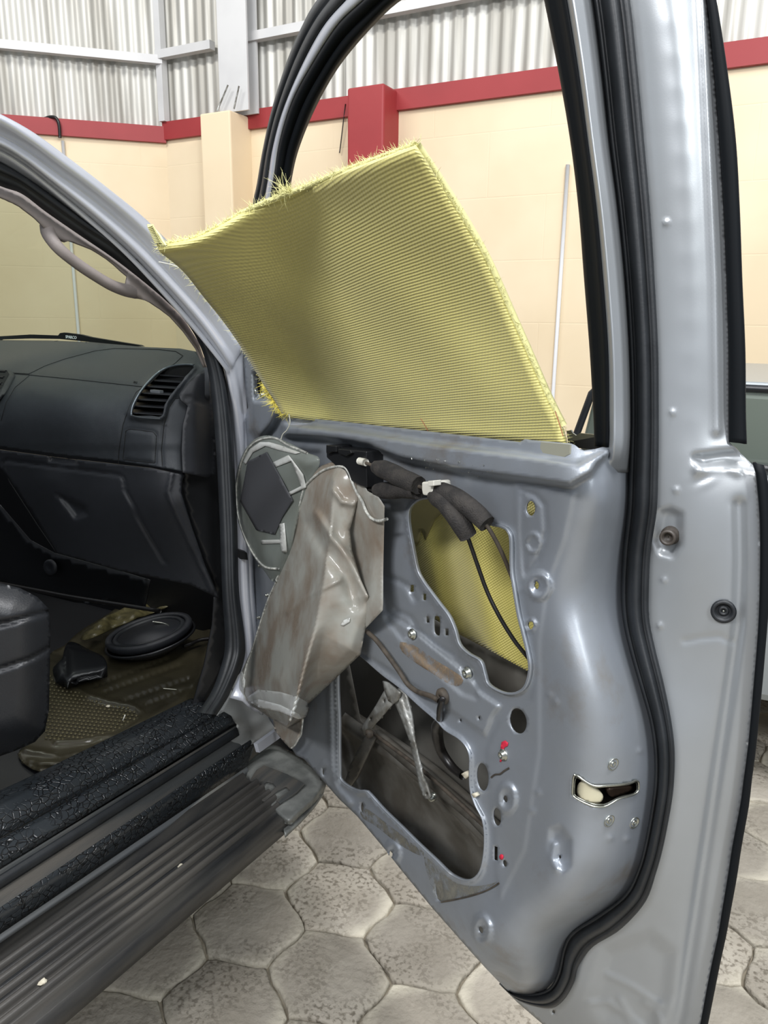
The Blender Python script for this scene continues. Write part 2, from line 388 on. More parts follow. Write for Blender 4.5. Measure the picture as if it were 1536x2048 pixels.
M_['aramid2'] = aramid('yellow_aramid_cloth_inner', (196, 186, 100), (176, 164, 84), [((0, radians(40), radians(30)), 100), ((0, radians(-50), radians(30)), 100)])
M_['fray'] = mat('frayed_aramid', (206, 202, 142), .7)
M_['fray2'] = mat('frayed_aramid_deep', (222, 208, 92), .7)

def plastic(name, rgb, rgb2, alpha):
    m = mat(name, rgb, .24, 0, rgb2, 13, .75, .12, 30, spec=.6, vlo=.42, vhi=.66); nt = m.node_tree; N = nt.nodes; L = nt.links; b = bsdf(m)
    t = N.new('ShaderNodeBsdfTransparent'); t.inputs[0].default_value = (.85, .87, .85, 1); x = N.new('ShaderNodeMixShader'); x.inputs[0].default_value = alpha
    L.new(t.outputs[0], x.inputs[1]); L.new(b.outputs[0], x.inputs[2]); L.new(x.outputs[0], N['Material Output'].inputs[0]); return m
M_['poly'] = plastic('dirty_clear_plastic', (160, 160, 152), (126, 110, 94), .84)
M_['poly2'] = plastic('clear_plastic_film', (140, 146, 140), (120, 124, 116), .55)
M_['bead'] = mat('grey_butyl_bead', (190, 190, 182), .35, 0, (120, 122, 118), 90, .8, .8, 160)
M_['ptape'] = plastic('pale_tape', (198, 200, 196), (176, 176, 170), .92)

def glue(name, rgb):
    m = mat(name, rgb, .85); nt = m.node_tree; N = nt.nodes; L = nt.links; b = bsdf(m); tc = N.new('ShaderNodeTexCoord')
    n = N.new('ShaderNodeTexNoise'); n.inputs['Scale'].default_value = 45; n.inputs['Detail'].default_value = 8; n.inputs['Roughness'].default_value = .7; L.new(tc.outputs['Object'], n.inputs[0])
    r = N.new('ShaderNodeMapRange'); r.inputs[1].default_value = .42; r.inputs[2].default_value = .68; r.inputs[4].default_value = .8; L.new(n.outputs[0], r.inputs[0]); L.new(r.outputs[0], b.inputs['Alpha']); return m
# floor mat: clear plastic gone yellow-brown
M_['mat'] = mat('amber_clear_mat', (58, 54, 40), .28, 0, (44, 41, 31), 5, .7, .1, 40, spec=.6)

def stonemat(name, c1, c2, c3):
    m = mat(name, c1, .9, 0, c2, 7, .75, 0, spec=.2, detail=8); nt = m.node_tree; N = nt.nodes; L = nt.links; b = bsdf(m)
    tc = N.new('ShaderNodeTexCoord'); oi = N.new('ShaderNodeObjectInfo'); ad = N.new('ShaderNodeVectorMath'); ad.operation = 'MULTIPLY_ADD'
    L.new(tc.outputs['Object'], ad.inputs[2]); L.new(oi.outputs['Random'], ad.inputs[0]); ad.inputs[1].default_value = (7, 7, 7)
    for nd in list(N):
        if nd.type == 'TEX_NOISE':
            L.new(ad.outputs[0], nd.inputs[0])
    n = N.new('ShaderNodeTexNoise'); n.inputs['Scale'].default_value = 95; n.inputs['Detail'].default_value = 3; L.new(ad.outputs[0], n.inputs[0])
    r = N.new('ShaderNodeMapRange'); r.inputs[1].default_value = .36; r.inputs[2].default_value = .5; L.new(n.outputs[0], r.inputs[0])
    n3 = N.new('ShaderNodeTexNoise'); n3.inputs['Scale'].default_value = 5; L.new(ad.outputs[0], n3.inputs[0])
    r3 = N.new('ShaderNodeMapRange'); r3.inputs[1].default_value = .4; r3.inputs[2].default_value = .56; L.new(n3.outputs[0], r3.inputs[0])
    mx = N.new('ShaderNodeMath'); mx.operation = 'MAXIMUM'; L.new(r.outputs[0], mx.inputs[0]); L.new(r3.outputs[0], mx.inputs[1])
    src = b.inputs['Base Color'].links[0].from_socket
    x = N.new('ShaderNodeMix'); x.data_type = 'RGBA'; L.new(mx.outputs[0], x.inputs[0]); x.inputs[6].default_value = lin(c3)+(1,); L.new(src, x.inputs[7])
    # stone-to-stone tone
    hr = N.new('ShaderNodeMapRange'); hr.inputs[3].default_value = .8; hr.inputs[4].default_value = 1.12; L.new(oi.outputs['Random'], hr.inputs[0])
    vm = N.new('ShaderNodeVectorMath'); vm.operation = 'MULTIPLY'; 
    ln_ = N.new('ShaderNodeVectorMath'); ln_.operation = 'LENGTH'; L.new(tc.outputs['Object'], ln_.inputs[0])
    le = N.new('ShaderNodeMapRange'); le.inputs[1].default_value = .098; le.inputs[2].default_value = .138; L.new(ln_.outputs['Value'], le.inputs[0])
    lm = N.new('ShaderNodeMath'); lm.operation = 'MULTIPLY'; L.new(le.outputs[0], lm.inputs[0])
    l2 = N.new('ShaderNodeMapRange'); l2.inputs[1].default_value = .38; l2.inputs[2].default_value = .6; L.new(n3.outputs[0], l2.inputs[0]); L.new(l2.outputs[0], lm.inputs[1])
    xe = N.new('ShaderNodeMix'); xe.data_type = 'RGBA'; L.new(lm.outputs[0], xe.inputs[0]); L.new(x.outputs[2], xe.inputs[6]); xe.inputs[7].default_value = lin((206, 199, 180))+(1,)
    L.new(xe.outputs[2], vm.inputs[0]); L.new(hr.outputs[0], vm.inputs[1]); L.new(vm.outputs[0], b.inputs['Base Color'])
    n2 = N.new('ShaderNodeTexNoise'); n2.inputs['Scale'].default_value = 60; n2.inputs['Detail'].default_value = 8; L.new(ad.outputs[0], n2.inputs[0])
    bp = N.new('ShaderNodeBump'); bp.inputs['Strength'].default_value = .9; bp.inputs['Distance'].default_value = .006; L.new(n2.outputs[0], bp.inputs['Height']); L.new(bp.outputs[0], b.inputs['Normal']); return m
M_['stone'] = stonemat('concrete_paver', (166, 159, 146), (146, 139, 126), (116, 109, 97))
M_['stone2'] = mat('concrete_paver_far', (160, 153, 140), .9, 0, (128, 121, 109), 9, .8, .8, 60, spec=.2, detail=8)
M_['mortar'] = mat('sandy_joint', (150, 142, 126), .95, 0, (120, 112, 98), 26, .9, .9, 60, spec=.1, detail=8)

# paint panels get grime: brownish smudges in bands
def grime(m, rgb, scale, lo, hi, stretch=(1, 1, 1)):
    nt = m.node_tree; N = nt.nodes; L = nt.links; b = bsdf(m); src = b.inputs['Base Color'].links[0].from_socket
    tc = N.new('ShaderNodeTexCoord'); mp = N.new('ShaderNodeMapping'); mp.inputs['Scale'].default_value = stretch; mp.inputs['Location'].default_value = (3.3, 1.7, 4.1); L.new(tc.outputs['Object'], mp.inputs[0])
    n = N.new('ShaderNodeTexNoise'); n.inputs['Scale'].default_value = scale; n.inputs['Detail'].default_value = 7; n.inputs['Roughness'].default_value = .65; L.new(mp.outputs[0], n.inputs[0])
    r = N.new('ShaderNodeMapRange'); r.inputs[1].default_value = lo; r.inputs[2].default_value = hi; r.inputs[4].default_value = .75; L.new(n.outputs[0], r.inputs[0])
    x = N.new('ShaderNodeMix'); x.data_type = 'RGBA'; L.new(r.outputs[0], x.inputs[0]); L.new(src, x.inputs[6]); x.inputs[7].default_value = lin(rgb)+(1,); L.new(x.outputs[2], b.inputs['Base Color'])
grime(M_['panelpaint'], (128, 120, 108), 6, .58, .74)
grime(M_['poly'], (122, 102, 82), 6, .52, .72, (1, 1, .6))

# ================================================================== SETTING
WALLY = 5.13
RW = FRONT(WALLY)                       # wall ahead of the truck
PC = np.array([-4.765, 5.128, 0]); LD = np.array([sin(radians(45.9)), cos(radians(45.9)), 0])   # back-left wall runs along LD to the corner
LN = np.array([LD[1], -LD[0], 0]); LN = LN if LN@(CAM-PC) > 0 else -LN
LW = Plane(PC, LN)
# ground: bed of sandy mortar with hexagonal pavers laid on it
V, F = boxv((0, 1.2, -.060), (5.6, 0, 0), (0, 4.3, 0), (0, 0, .045))
ground = put('floor', V, F, M_['mortar'], None, False, 'structure')
a1 = np.array([.250, -.037]); a2 = np.array([.103, -.215]); c0 = np.array([-.859, 1.402])
ring = [a1, a2, a2-a1, -a1, -a2, a1-a2]
vert = [(ring[i]+ring[(i+1) % 6])/3 for i in range(6)]
def paver_mesh(seed):
    rg = random.Random(seed); out = []
    for i in range(6):
        p, q = vert[i], vert[(i+1) % 6]; d = q-p; nrm = np.array([-d[1], d[0]])/np.linalg.norm(d)
        s = 1 if i % 2 == 0 else -1
        if i >= 3: s = 1 if (i-3) % 2 == 0 else -1
        for k in range(6):
            t = k/6; out.append(p+d*t+nrm*(.0042*sin(2*pi*t)*s+rg.uniform(-.003, .001)))
    out = np.array(out); n = len(out); ang = out/np.linalg.norm(out, axis=1)[:, None]
    lv = [(1-.012, -.028), (1-.016, -.005), (1-.030, -.0005), (1-.07, .0012), (.55, .002), (.001, .002)]; Vv = []
    for s, z in lv:
        for k in range(n):
            j = rg.uniform(-.0012, .0012) if z > -.01 and s > .3 else 0
            Vv.append((out[k][0]*s, out[k][1]*s, z+j-.004))
    F = []
    for l in range(len(lv)-1):
        for k in range(n): F.append((l*n+k, (l+1)*n+k, (l+1)*n+(k+1) % n, l*n+(k+1) % n)[::-1])
    me = bpy.data.meshes.new('paver'); me.from_pydata(Vv, [], F); me.materials.append(M_['stone'])
    me.polygons.foreach_set('use_smooth', [True]*len(me.polygons)); bm = bmesh.new(); bm.from_mesh(me)
    bmesh.ops.recalc_face_normals(bm, faces=bm.faces); bm.to_mesh(me); bm.free(); return me
PM = [paver_mesh(s) for s in range(7)]
cells = []
for i in range(-14, 26):
    for j in range(-24, 16):
        p = c0+a1*i+a2*j
        if not (-3.2 < p[0] < 3.4 and -1.2 < p[1] < 4.95): continue
        v = np.array([p[0], p[1], 0])-CAM; z = v@FWD
        if z < .3: cells.append((9, p)); continue
        px = 768+FPX*(v@RT)/z; py = 1024-FPX*(v@UP)/z
        inview = -150 < px < 1650 and py < 2300 and p[0] > -2.2; cells.append((z if inview else z+6, p))
cells.sort(key=lambda t: t[0])
for z, p in cells[:290]:
    o = bpy.data.objects.new('paver', random.choice(PM)); SC.collection.objects.link(o); o.parent = ground
    o.location = np.array([p[0], p[1], random.uniform(-.003, .003)])-WL[ground]
    o.rotation_euler = (random.uniform(-.008, .008), random.uniform(-.008, .008), random.uniform(-.01, .01))

V, F = [], []
for z, p in cells[290:]:
    me = random.choice(PM); b = len(V); V += [(v.co[0]+p[0], v.co[1]+p[1], v.co[2]) for v in me.vertices]; F += [tuple(i+b for i in f.vertices) for f in me.polygons]
if V: put('outlying_pavers', V, F, M_['stone2'], ground, True, 'stuff')
# walls: masonry, cream below, red band, corrugated steel above
def zat(pl, x, y): return pl.one(x, y)[2]
def wall_box(name, a, b, n, z0, z1, th, m, parent=None, kind='structure', label=None, proud=0.0):
    a, b = np.array(a, float), np.array(b, float); a = a+n*proud; b = b+n*proud
    c = (a+b)/2-n*th/2; c[2] = (z0+z1)/2
    V, F = boxv(c, (b-a)/2, n*th/2, (0, 0, (z1-z0)/2)); return put(name, V, F, m, parent, False, kind, label)
zb0 = zat(RW, 1000, 197); zb1 = zat(RW, 1000, 152)
RE = np.array([1.6, WALLY, 0]); nR = np.array([0, -1.0, 0])
wr = wall_box('wall_right', PC, RE, nR, 0, zb0, .2, M_['wallr'])
zl0 = zat(LW, 200, 278); zl1 = zat(LW, 200, 245)
LE = PC-LD*5.2
wl = wall_box('wall_left', PC, LE, LN, 0, zl0, .2, M_['walll'])
wall_box('trim_1', PC, RE, nR, zb0, zb1, .24, M_['red'], proud=.035)
wall_box('trim_2', PC, LE, LN, zl0, zl1, .24, M_['red'], proud=.035)
def corrugated(parent, a, b, n, z0, z1, wid=.82, name='corrugated_panel'):
    a = np.array(a, float); b = np.array(b, float); L = np.linalg.norm(b-a); d = (b-a)/L; s = 0; k = 0
    while s < L:
        e = min(s+wid+.04, L); m = int((e-s)/.0095); V = []
        for i in range(m+1):
            t = s+(e-s)*i/m; q = a+d*t+n*(.008*sin(2*pi*t/.083)+(.004 if k % 2 else 0))
            V += [(q[0], q[1], z0), (q[0], q[1], z1)]
        put(name, V, [(2*i, 2*i+2, 2*i+3, 2*i+1) for i in range(m)], M_['corr'], parent, True); s += wid; k += 1
corrugated(wr, PC+nR*-.03, RE+nR*-.03, nR, zb1+.01, 5.6)
corrugated(wl, PC+LN*-.03, LE+LN*-.03, LN, zl1+.01, 5.6)
wr['label'] = 'cream masonry wall beyond the open door'
# girts across the corrugated sheets
def girt(pl, n, p, q, z, parent):
    a = np.array([p[0], p[1], z])+n*.05; b = np.array([q[0], q[1], z])+n*.05
    V, F = boxv((a+b)/2, (b-a)/2, n*.03, (0, 0, .03)); put('girt', V, F, M_['steelw'], parent, False)
girt(LW, LN, PC, LE, zat(LW, 170, 110), wl)
zg = zat(RW, 560, 70)
girt(RW, nR, PC, RW.one(437, 200), zg, wr); girt(RW, nR, RW.one(497, 200), RE, zg, wr)
# corner post between the walls
V, F = boxv((PC[0]+.02, PC[1]-.03, 4.55), (.03, 0, 0), (0, .03, 0), (0, 0, 4.55-zb1)); put('corner_post', V, F, M_['steelw'], wr, False)
# steel column with the cream pier under it
P1 = FRONT(WALLY-.22); xa = P1.one(405, 240)[0]; xb = P1.one(465, 240)[0]; zt = P1.one(430, 226)[2]
V, F = boxv(((xa+xb)/2, WALLY-.09, zt/2), ((xb-xa)/2, 0, 0), (0, .16, 0), (0, 0, zt/2))
pier = put('pier', V, F, M_['wall'], wr, False); bevel(pier, .012)
P2 = FRONT(WALLY-.16); xa2 = P2.one(440, 150)[0]; xb2 = P2.one(497, 150)[0]
zcb = P2.one(470, 224)[2]; hz = (5.6-zcb)/2; mz = (5.6+zcb)/2
parts = [boxv(((xa2+xb2)/2, WALLY-.05, mz), ((xb2-xa2)/2, 0, 0), (0, .008, 0), (0, 0, hz)),
         boxv((xa2+.045, WALLY-.1, mz), (.006, 0, 0), (0, .06, 0), (0, 0, hz)),
         boxv(((xa2+xb2)/2, WALLY-.165, mz), ((xb2-xa2)/2, 0, 0), (0, .008, 0), (0, 0, hz))]
V, F = joinv(parts); col = put('steel_column', V, F, M_['steelw'], wr, False)
for x, y, x2, y2 in ((434, 222, 456, 170), (468, 218, 478, 172)):
    tube('rebar_stub', [P1.one(x, y), P1.one(x2, y2)], .006, M_['zinc'], wr, 6, 4)
# red masonry column
P3 = FRONT(WALLY-.2); xa3 = P3.one(697, 240)[0]; xb3 = P3.one(770, 240)[0]; zr = P3.one(735, 172)[2]
V, F = boxv(((xa3+xb3)/2, WALLY-.1, zr/2), ((xb3-xa3)/2, 0, 0), (0, .12, 0), (0, 0, zr/2))
rc = put('red_pier', V, F, M_['red'], wr, False); bevel(rc, .015)
# conduits
x1 = RW.one(1137, 330); tube('conduit', [(x1[0], WALLY-.015, .2), (x1[0], WALLY-.015, x1[2])], .013, M_['pipe'], wr, 8, 4)
x2 = LW.one(152, 600); zc = LW.one(120, 282)[2]
tube('conduit', [(x2[0]+LN[0]*.015, x2[1]+LN[1]*.015, .2), (x2[0]+LN[0]*.015, x2[1]+LN[1]*.015, zc)], .013, M_['pipe'], wl, 8, 4)
tube('black_hose', [LW.one(120, 276, .05), LW.one(118, 250, .06), LW.one(112, 236, .06), LW.one(100, 234, .03), LW.one(88, 238, .01)], .012, M_['cable'], wl, 8, 20)
tube('thin_wire', [RW.one(691, 208, .04), RW.one(686, 250, .03), RW.one(680, 300, .02), RW.one(679, 306, .02)], .004, M_['cable'], wr, 5, 12)

# ================================================================== PARKED CAR BEYOND THE DOOR
CP = FRONT(2.4)
pc = thing('parked_car', (-.1, 2.9, 0), 'grey parked car with dark glass, seen low beyond the open door', 'car')
body = [(-.95, .35), (-.98, .78), (-.72, .98), (-.62, 1.06), (1.6, 1.04), (2.2, .95), (2.3, .4)]
def xz(poly, y0, y1, m, name, parent, bv=0):
    n = len(poly); V = [(x, y0, z) for x, z in poly]+[(x, y1, z) for x, z in poly]
    F = [tuple(range(n)), tuple(range(2*n-1, n-1, -1))]+[(i, n+i, n+(i+1) % n, (i+1) % n) for i in range(n)]
    o = put(name, V, F, m, parent, False); bm = bmesh.new(); bm.from_mesh(o.data); bmesh.ops.recalc_face_normals(bm, faces=bm.faces); bm.to_mesh(o.data); bm.free()
    if bv: bevel(o, bv)
    return o
xz([(a, b-.07) for a, b in body], 2.4, 3.9, M_['far_car'], 'body', pc, .03)
xz([(-.60, 1.0), (-.565, 1.205), (1.3, 1.195), (1.7, 1.0)], 2.47, 3.83, M_['fglass'], 'glasshouse', pc, .01)
V, F = joinv([tubev([(-.625, 2.44, .99), (-.565, 2.47, 1.222), (-.5, 2.48, 1.222), (1.3, 2.48, 1.215), (1.75, 2.44, 1.0)], .012, 6, 40, False),
              tubev([(-.6, 2.425, 1.0), (1.75, 2.425, 1.0)], .012, 6, 4, False)])
put('window_frame', V, F, M_['satin'], pc)
xz([(-.5, 1.205), (-.4, 1.235), (1.0, 1.235), (1.3, 1.205)], 2.55, 3.8, M_['far_car'], 'roof', pc, .01)
for x in (-.62, 1.5): lathe('wheel', (x, 2.42, .3), (0, -1, 0), [(.001, -.2), (.29, -.2), (.3, -.1), (.3, .0), (.26, .02), (.18, .01), (.16, -.02), (.001, -.02)], M_['rubber'], pc)

# ================================================================== PICKUP TRUCK
TR = thing('pickup_truck', (-1.9, .9, 0), 'silver pickup truck with stripped front door standing open', 'pickup truck')
# ---- A-pillar outer metal
PA = SIDE(-1.05)
top = [(-80, 195, 0.05), (0, 231, 0.05), (62, 265, 0.05), (125, 310, 0.05), (210, 375, 0.05), (295, 445, 0.05), (375, 530, 0.05), (440, 610, 0.045), (478, 668, 0.04), (483, 690, 0.032), (487, 740, 0.025), (492, 790, 0.017), (497, 840, 0.009), (497, 900, 0.0), (500, 980, -0.012), (503, 1080, -0.028), (507, 1190, -0.045), (518, 1290, -0.061), (525, 1360, -0.071), (524, 1430, -0.082)]
c1 = [(-80, 205, 0.052), (0, 240, 0.052), (60, 278, 0.052), (120, 322, 0.052), (200, 382, 0.052), (285, 455, 0.052), (360, 535, 0.052), (425, 615, 0.047), (475, 690, 0.042), (480, 710, 0.031), (484, 750, 0.025), (489, 795, 0.018), (494, 842, 0.011), (494, 902, 0.002), (497, 982, -0.011), (500, 1082, -0.026), (504, 1192, -0.043), (514, 1292, -0.059), (519, 1360, -0.069), (516, 1425, -0.079)]
c2 = [(-80, 240, 0.03), (0, 273, 0.03), (55, 304, 0.03), (110, 345, 0.03), (190, 405, 0.03), (270, 475, 0.03), (350, 560, 0.03), (415, 640, 0.03), (462, 710, 0.03), (470, 726, 0.026), (476, 760, 0.021), (483, 800, 0.014), (488, 848, 0.007), (489, 905, -0.002), (492, 985, -0.014), (495, 1084, -0.03), (499, 1194, -0.047), (508, 1294, -0.062), (511, 1358, -0.072), (505, 1420, -0.082)]
c3 = [(-80, 255, 0.036), (0, 286, 0.036), (50, 316, 0.036), (102, 356, 0.036), (182, 420, 0.036), (262, 492, 0.036), (340, 572, 0.036), (408, 650, 0.034), (457, 720, 0.032), (465, 738, 0.025), (472, 768, 0.02), (478, 806, 0.014), (483, 852, 0.007), (485, 907, -0.001), (488, 986, -0.013), (491, 1085, -0.029), (495, 1195, -0.046), (503, 1294, -0.061), (505, 1354, -0.07), (497, 1414, -0.08)]
c4 = [(-80, 262, 0.012), (0, 298, 0.012), (46, 325, 0.012), (98, 366, 0.012), (176, 430, 0.012), (256, 501, 0.012), (330, 578, 0.012), (400, 660, 0.014), (452, 728, 0.02), (461, 748, 0.019), (467, 776, 0.015), (473, 812, 0.01), (478, 856, 0.003), (481, 909, -0.005), (484, 987, -0.018), (487, 1086, -0.033), (491, 1196, -0.05), (499, 1293, -0.065), (500, 1350, -0.074), (490, 1408, -0.083)]
c5 = [(-80, 270, 0.016), (0, 305, 0.016), (44, 332, 0.016), (95, 372, 0.016), (170, 436, 0.016), (250, 508, 0.016), (322, 584, 0.016), (392, 664, 0.016), (446, 732, 0.02), (455, 752, 0.015), (461, 780, 0.011), (468, 815, 0.005), (473, 858, -0.002), (477, 911, -0.01), (480, 988, -0.022), (483, 1086, -0.037), (487, 1196, -0.054), (496, 1292, -0.069), (496, 1345, -0.077), (484, 1402, -0.086)]
c6 = [(-80, 285, 0), (0, 322, 0), (40, 345, 0), (90, 378, 0), (160, 430, 0), (240, 482, 0), (310, 536, 0), (372, 594, 0), (438, 700, 0), (448, 730, -0.008), (455, 765, -0.013), (461, 805, -0.019), (466, 860, -0.028), (470, 915, -0.036), (473, 990, -0.048), (477, 1086, -0.063), (480, 1196, -0.08), (491, 1290, -0.095), (486, 1335, -0.102), (460, 1396, -0.111)]
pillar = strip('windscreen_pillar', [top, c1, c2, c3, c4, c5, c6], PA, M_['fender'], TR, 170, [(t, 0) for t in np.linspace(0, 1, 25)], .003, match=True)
PL = Plane((-1.02, 1.28, 0), (.82, -.57, 0))
# black gap strip between pillar and door + white fender beyond
strip('hinge_gap', [[(480, 665, -.01), (485, 718, -.01), (490, 778, -.01), (494, 840, -.01)], [(486, 665, -.012), (492, 718, -.012), (500, 778, -.012), (503, 840, -.012)]], PL, M_['gap'], TR, 20)
# ---- opening weatherstrip: thick rubber along pillar, down the hinge side, to the sill
so = [(-80, 285), (0, 322), (40, 345), (90, 378), (160, 430), (240, 482), (310, 536), (372, 594), (410, 645), (436, 700), (452, 760), (461, 820), (467, 880), (470, 950), (475, 1060), (478, 1180), (490, 1280), (486, 1325), (456, 1393), (434, 1430)]
si = [(-80, 335), (0, 372), (44, 388), (92, 424), (160, 471), (219, 511), (273, 552), (328, 598), (369, 640), (397, 685), (414, 735), (424, 800), (430, 870), (435, 950), (440, 1060), (444, 1180), (450, 1280), (444, 1325), (424, 1380), (396, 1425)]
prof = [(0, .0), (.12, .014), (.3, .022), (.42, .018), (.5, .010), (.6, .012), (.8, .006), (1, -.012)]
strip('weatherstrip', [so, si], SIDE(-1.055), M_['rubber'], TR, 110, prof, match=True, label='black rubber weatherstrip of the door opening')
# ---- inner garnish with grab handle
go = [(-80, 330), (0, 368), (44, 384), (92, 420), (160, 467), (219, 507), (273, 548), (328, 594), (369, 636), (397, 681), (414, 731), (420, 760)]
garn = [(x, y+3) for x, y in go[:-1]]+[(410, 734), (394, 697), (369, 662), (342, 632), (322, 617), (301, 604), (282, 599), (268, 596), (258, 585), (252, 570), (256, 551), (245, 542), (230, 528), (215, 516), (200, 506), (185, 497), (165, 489), (148, 483), (138, 482), (128, 485), (112, 480), (98, 468), (90, 459), (80, 445), (68, 433), (41, 412), (0, 392), (-80, 352)]
sheet('pillar_trim', garn, SIDE(-1.075), lambda P: -.012+.02*np.sin(np.clip(dist(P, go)/45, 0, 1)*pi), M_['garnish'], TR, step=8, thick=.004)
GP = SIDE(-1.085)
tube('grab_handle', [GP.one(x, y, o) for x, y, o in ((96, 452, -.0), (98, 470, .012), (118, 497, .022), (150, 524, .024), (185, 548, .024), (222, 570, .022), (250, 580, .012), (272, 583, .0))],
     [.013, .0105, .0095, .0095, .0095, .010, .0115, .0135], M_['garnish'], TR, 12, 40)
# ---- windscreen, gently curved, and wiper behind it
ge = [(-80, 345), (0, 385), (41, 408), (90, 450), (150, 478), (250, 540), (300, 598), (342, 626), (394, 690), (412, 734)]
G0 = arcsample([tuple(SIDE(-1.10).one(x, y)) for x, y in ge], 16)
rows = []
for i, p in enumerate(G0):
    r = []
    for j in range(13):
        t = j/12; x = p[0]-1.45*t; y = p[1]+.30*sin(pi*min(t, .999))**.8*(.6+.4*i/15); r.append((x, y, p[2]+.0))
    rows.append(r)
put('windscreen', np.array(rows).reshape(-1, 3), grid_faces(16, 13), M_['glass'], TR)
WPL = FRONT(1.62)
wb = [(-40, 692), (0, 672.5), (60, 669), (116, 671), (120, 666), (128, 665), (160, 669), (180, 674), (240, 684), (278, 690), (284, 693), (240, 691), (180, 684), (120, 678), (60, 677), (0, 679), (-40, 700)]
wip = prism('wiper_blade', wb, WPL, 0, .012, M_['black'], TR, 0)
def text(name, s, size, o, ex, ey, m, parent, extr=.0004):
    """lettering turned into mesh, laid along ex/ey at o"""
    cu = bpy.data.curves.new(name, 'FONT'); cu.body = s; cu.size = size; cu.extrude = extr; cu.resolution_u = 2
    ob = bpy.data.objects.new(name, cu); me = bpy.data.meshes.new_from_object(ob); bpy.data.objects.remove(ob)
    ex = np.array(ex)/np.linalg.norm(ex); ey = np.array(ey)/np.linalg.norm(ey); ez = np.cross(ex, ey)
    V = [np.array(o)+ex*v.co[0]+ey*v.co[1]+ez*v.co[2] for v in me.vertices]; F = [tuple(p.vertices) for p in me.polygons]
    return put(name, V, F, m, parent, False)
A = WPL.one(131, 676.3, .004); B = WPL.one(154, 678.5, .004)
text('wiper_lettering', 'SPARCO', .0125, A, B-A, UP0, mat('lettering_white', (214, 222, 228), .5), wip)

# ---- dashboard
def dashz(P, extra=True):
    z = DASHF(P)
    return z
CT = [  # x, y, offset towards the seats from Y=1.2
 (-60, 672, -.36), (0, 680, -.33), (100, 681, -.31), (180, 684, -.28), (290, 694, -.2), (390, 701, -.12), (425, 715, -.10),
 (-60, 700, -.25), (40, 700, -.22), (150, 700, -.2), (290, 720, -.13), (380, 725, -.09),
 (-60, 745, -.07), (58, 749, -.04), (150, 759, -.03), (288, 773, -.02), (350, 760, -.05), (400, 745, -.08),
 (-60, 800, .0), (60, 800, .015), (180, 820, .02), (260, 830, .01), (340, 800, -.02), (400, 800, -.08),
 (-60, 870, .012), (60, 880, .02), (180, 895, .02), (260, 900, .012), (350, 900, -.01), (400, 920, -.07), (430, 900, -.1),
 (-60, 905, .0), (0, 905, .0), (120, 918, .0), (233, 930, .0), (365, 950, -.015), (410, 980, -.07),
 (-60, 960, .012), (100, 960, .012), (250, 985, .01), (360, 1000, .0), (400, 1080, -.05), (430, 1100, -.08),
 (0, 1050, -.02), (150, 1100, -.03), (300, 1110, -.04), (400, 1160, -.07), (100, 1110, -.05), (440, 1170, -.09)]
DASHF = tps(CT, 5e-3)
def groove(P, line, d, w_, closed=False): return -d*np.exp(-(dist(P, line, closed)/w_)**2)
lidline = [(-70, 740), (58, 750), (150, 759), (289, 774), (300, 766), (322, 745), (350, 727), (366, 712), (352, 703), (318, 699), (230, 697), (190, 702), (130, 718), (90, 732), (58, 748)]
seam2 = [(2, 842), (12, 806), (30, 775), (58, 752)]
seam3 = [(288, 773), (272, 785), (258, 815), (246, 850), (238, 900), (236, 935)]
lowseam = [(-60, 888), (0, 893), (60, 901), (120, 909), (180, 914), (235, 921), (300, 929), (372, 943)]
seam4 = [(410, 802), (372, 795), (350, 797), (338, 815), (328, 850), (323, 900), (325, 932)]
pocket = [(252, 862), (260, 858), (306, 864), (313, 872), (310, 926), (246, 919)]
# upper dash with openings for the side vent
ventpoly = smoothpoly([(263, 831), (267, 812), (280, 785), (300, 762), (324, 741), (350, 732), (386, 731), (382, 741), (372, 752), (362, 766), (352, 778), (342, 792), (332, 808), (325, 833), (300, 833)], 60)
up_out = [(-60, 676), (0, 680), (100, 681), (180, 684), (290, 694), (360, 697), (402, 705), (412, 722), (418, 740), (420, 800), (418, 900), (412, 955), (372, 944), (300, 931), (235, 922), (120, 910), (0, 894), (-60, 888)]
def upoff(P):
    z = DASHF(P); z = z+groove(P, lidline, .002, 4)+groove(P, seam2, .002, 4)+groove(P, seam3, .002, 4)+groove(P, seam4, .003, 4)+groove(P, pocket, .002, 4, True)
    s = sdist(P, pocket); z = z+.002*sstep(s, 0, 3)
    # the ridge in front of the centre stack and the vent nacelle
    z = z+.03*np.exp(-(dist(P, [(-60, 735), (0, 728), (60, 708), (140, 694), (190, 688)])/22)**2)
    z = z+.010*np.exp(-(dist(P, ventpoly, True)/7)**2)
    z = z-.003*sstep(P[:, 1], 885, 905)
    z = z-.05*sstep(P[:, 0], 378, 422)*sstep(P[:, 1], 790, 830)
    return z
dash = sheet('dashboard', up_out, DASH, upoff, M_['dash'], TR, [ventpoly], 3.6, .003, label='charcoal upper dashboard with airbag cover')
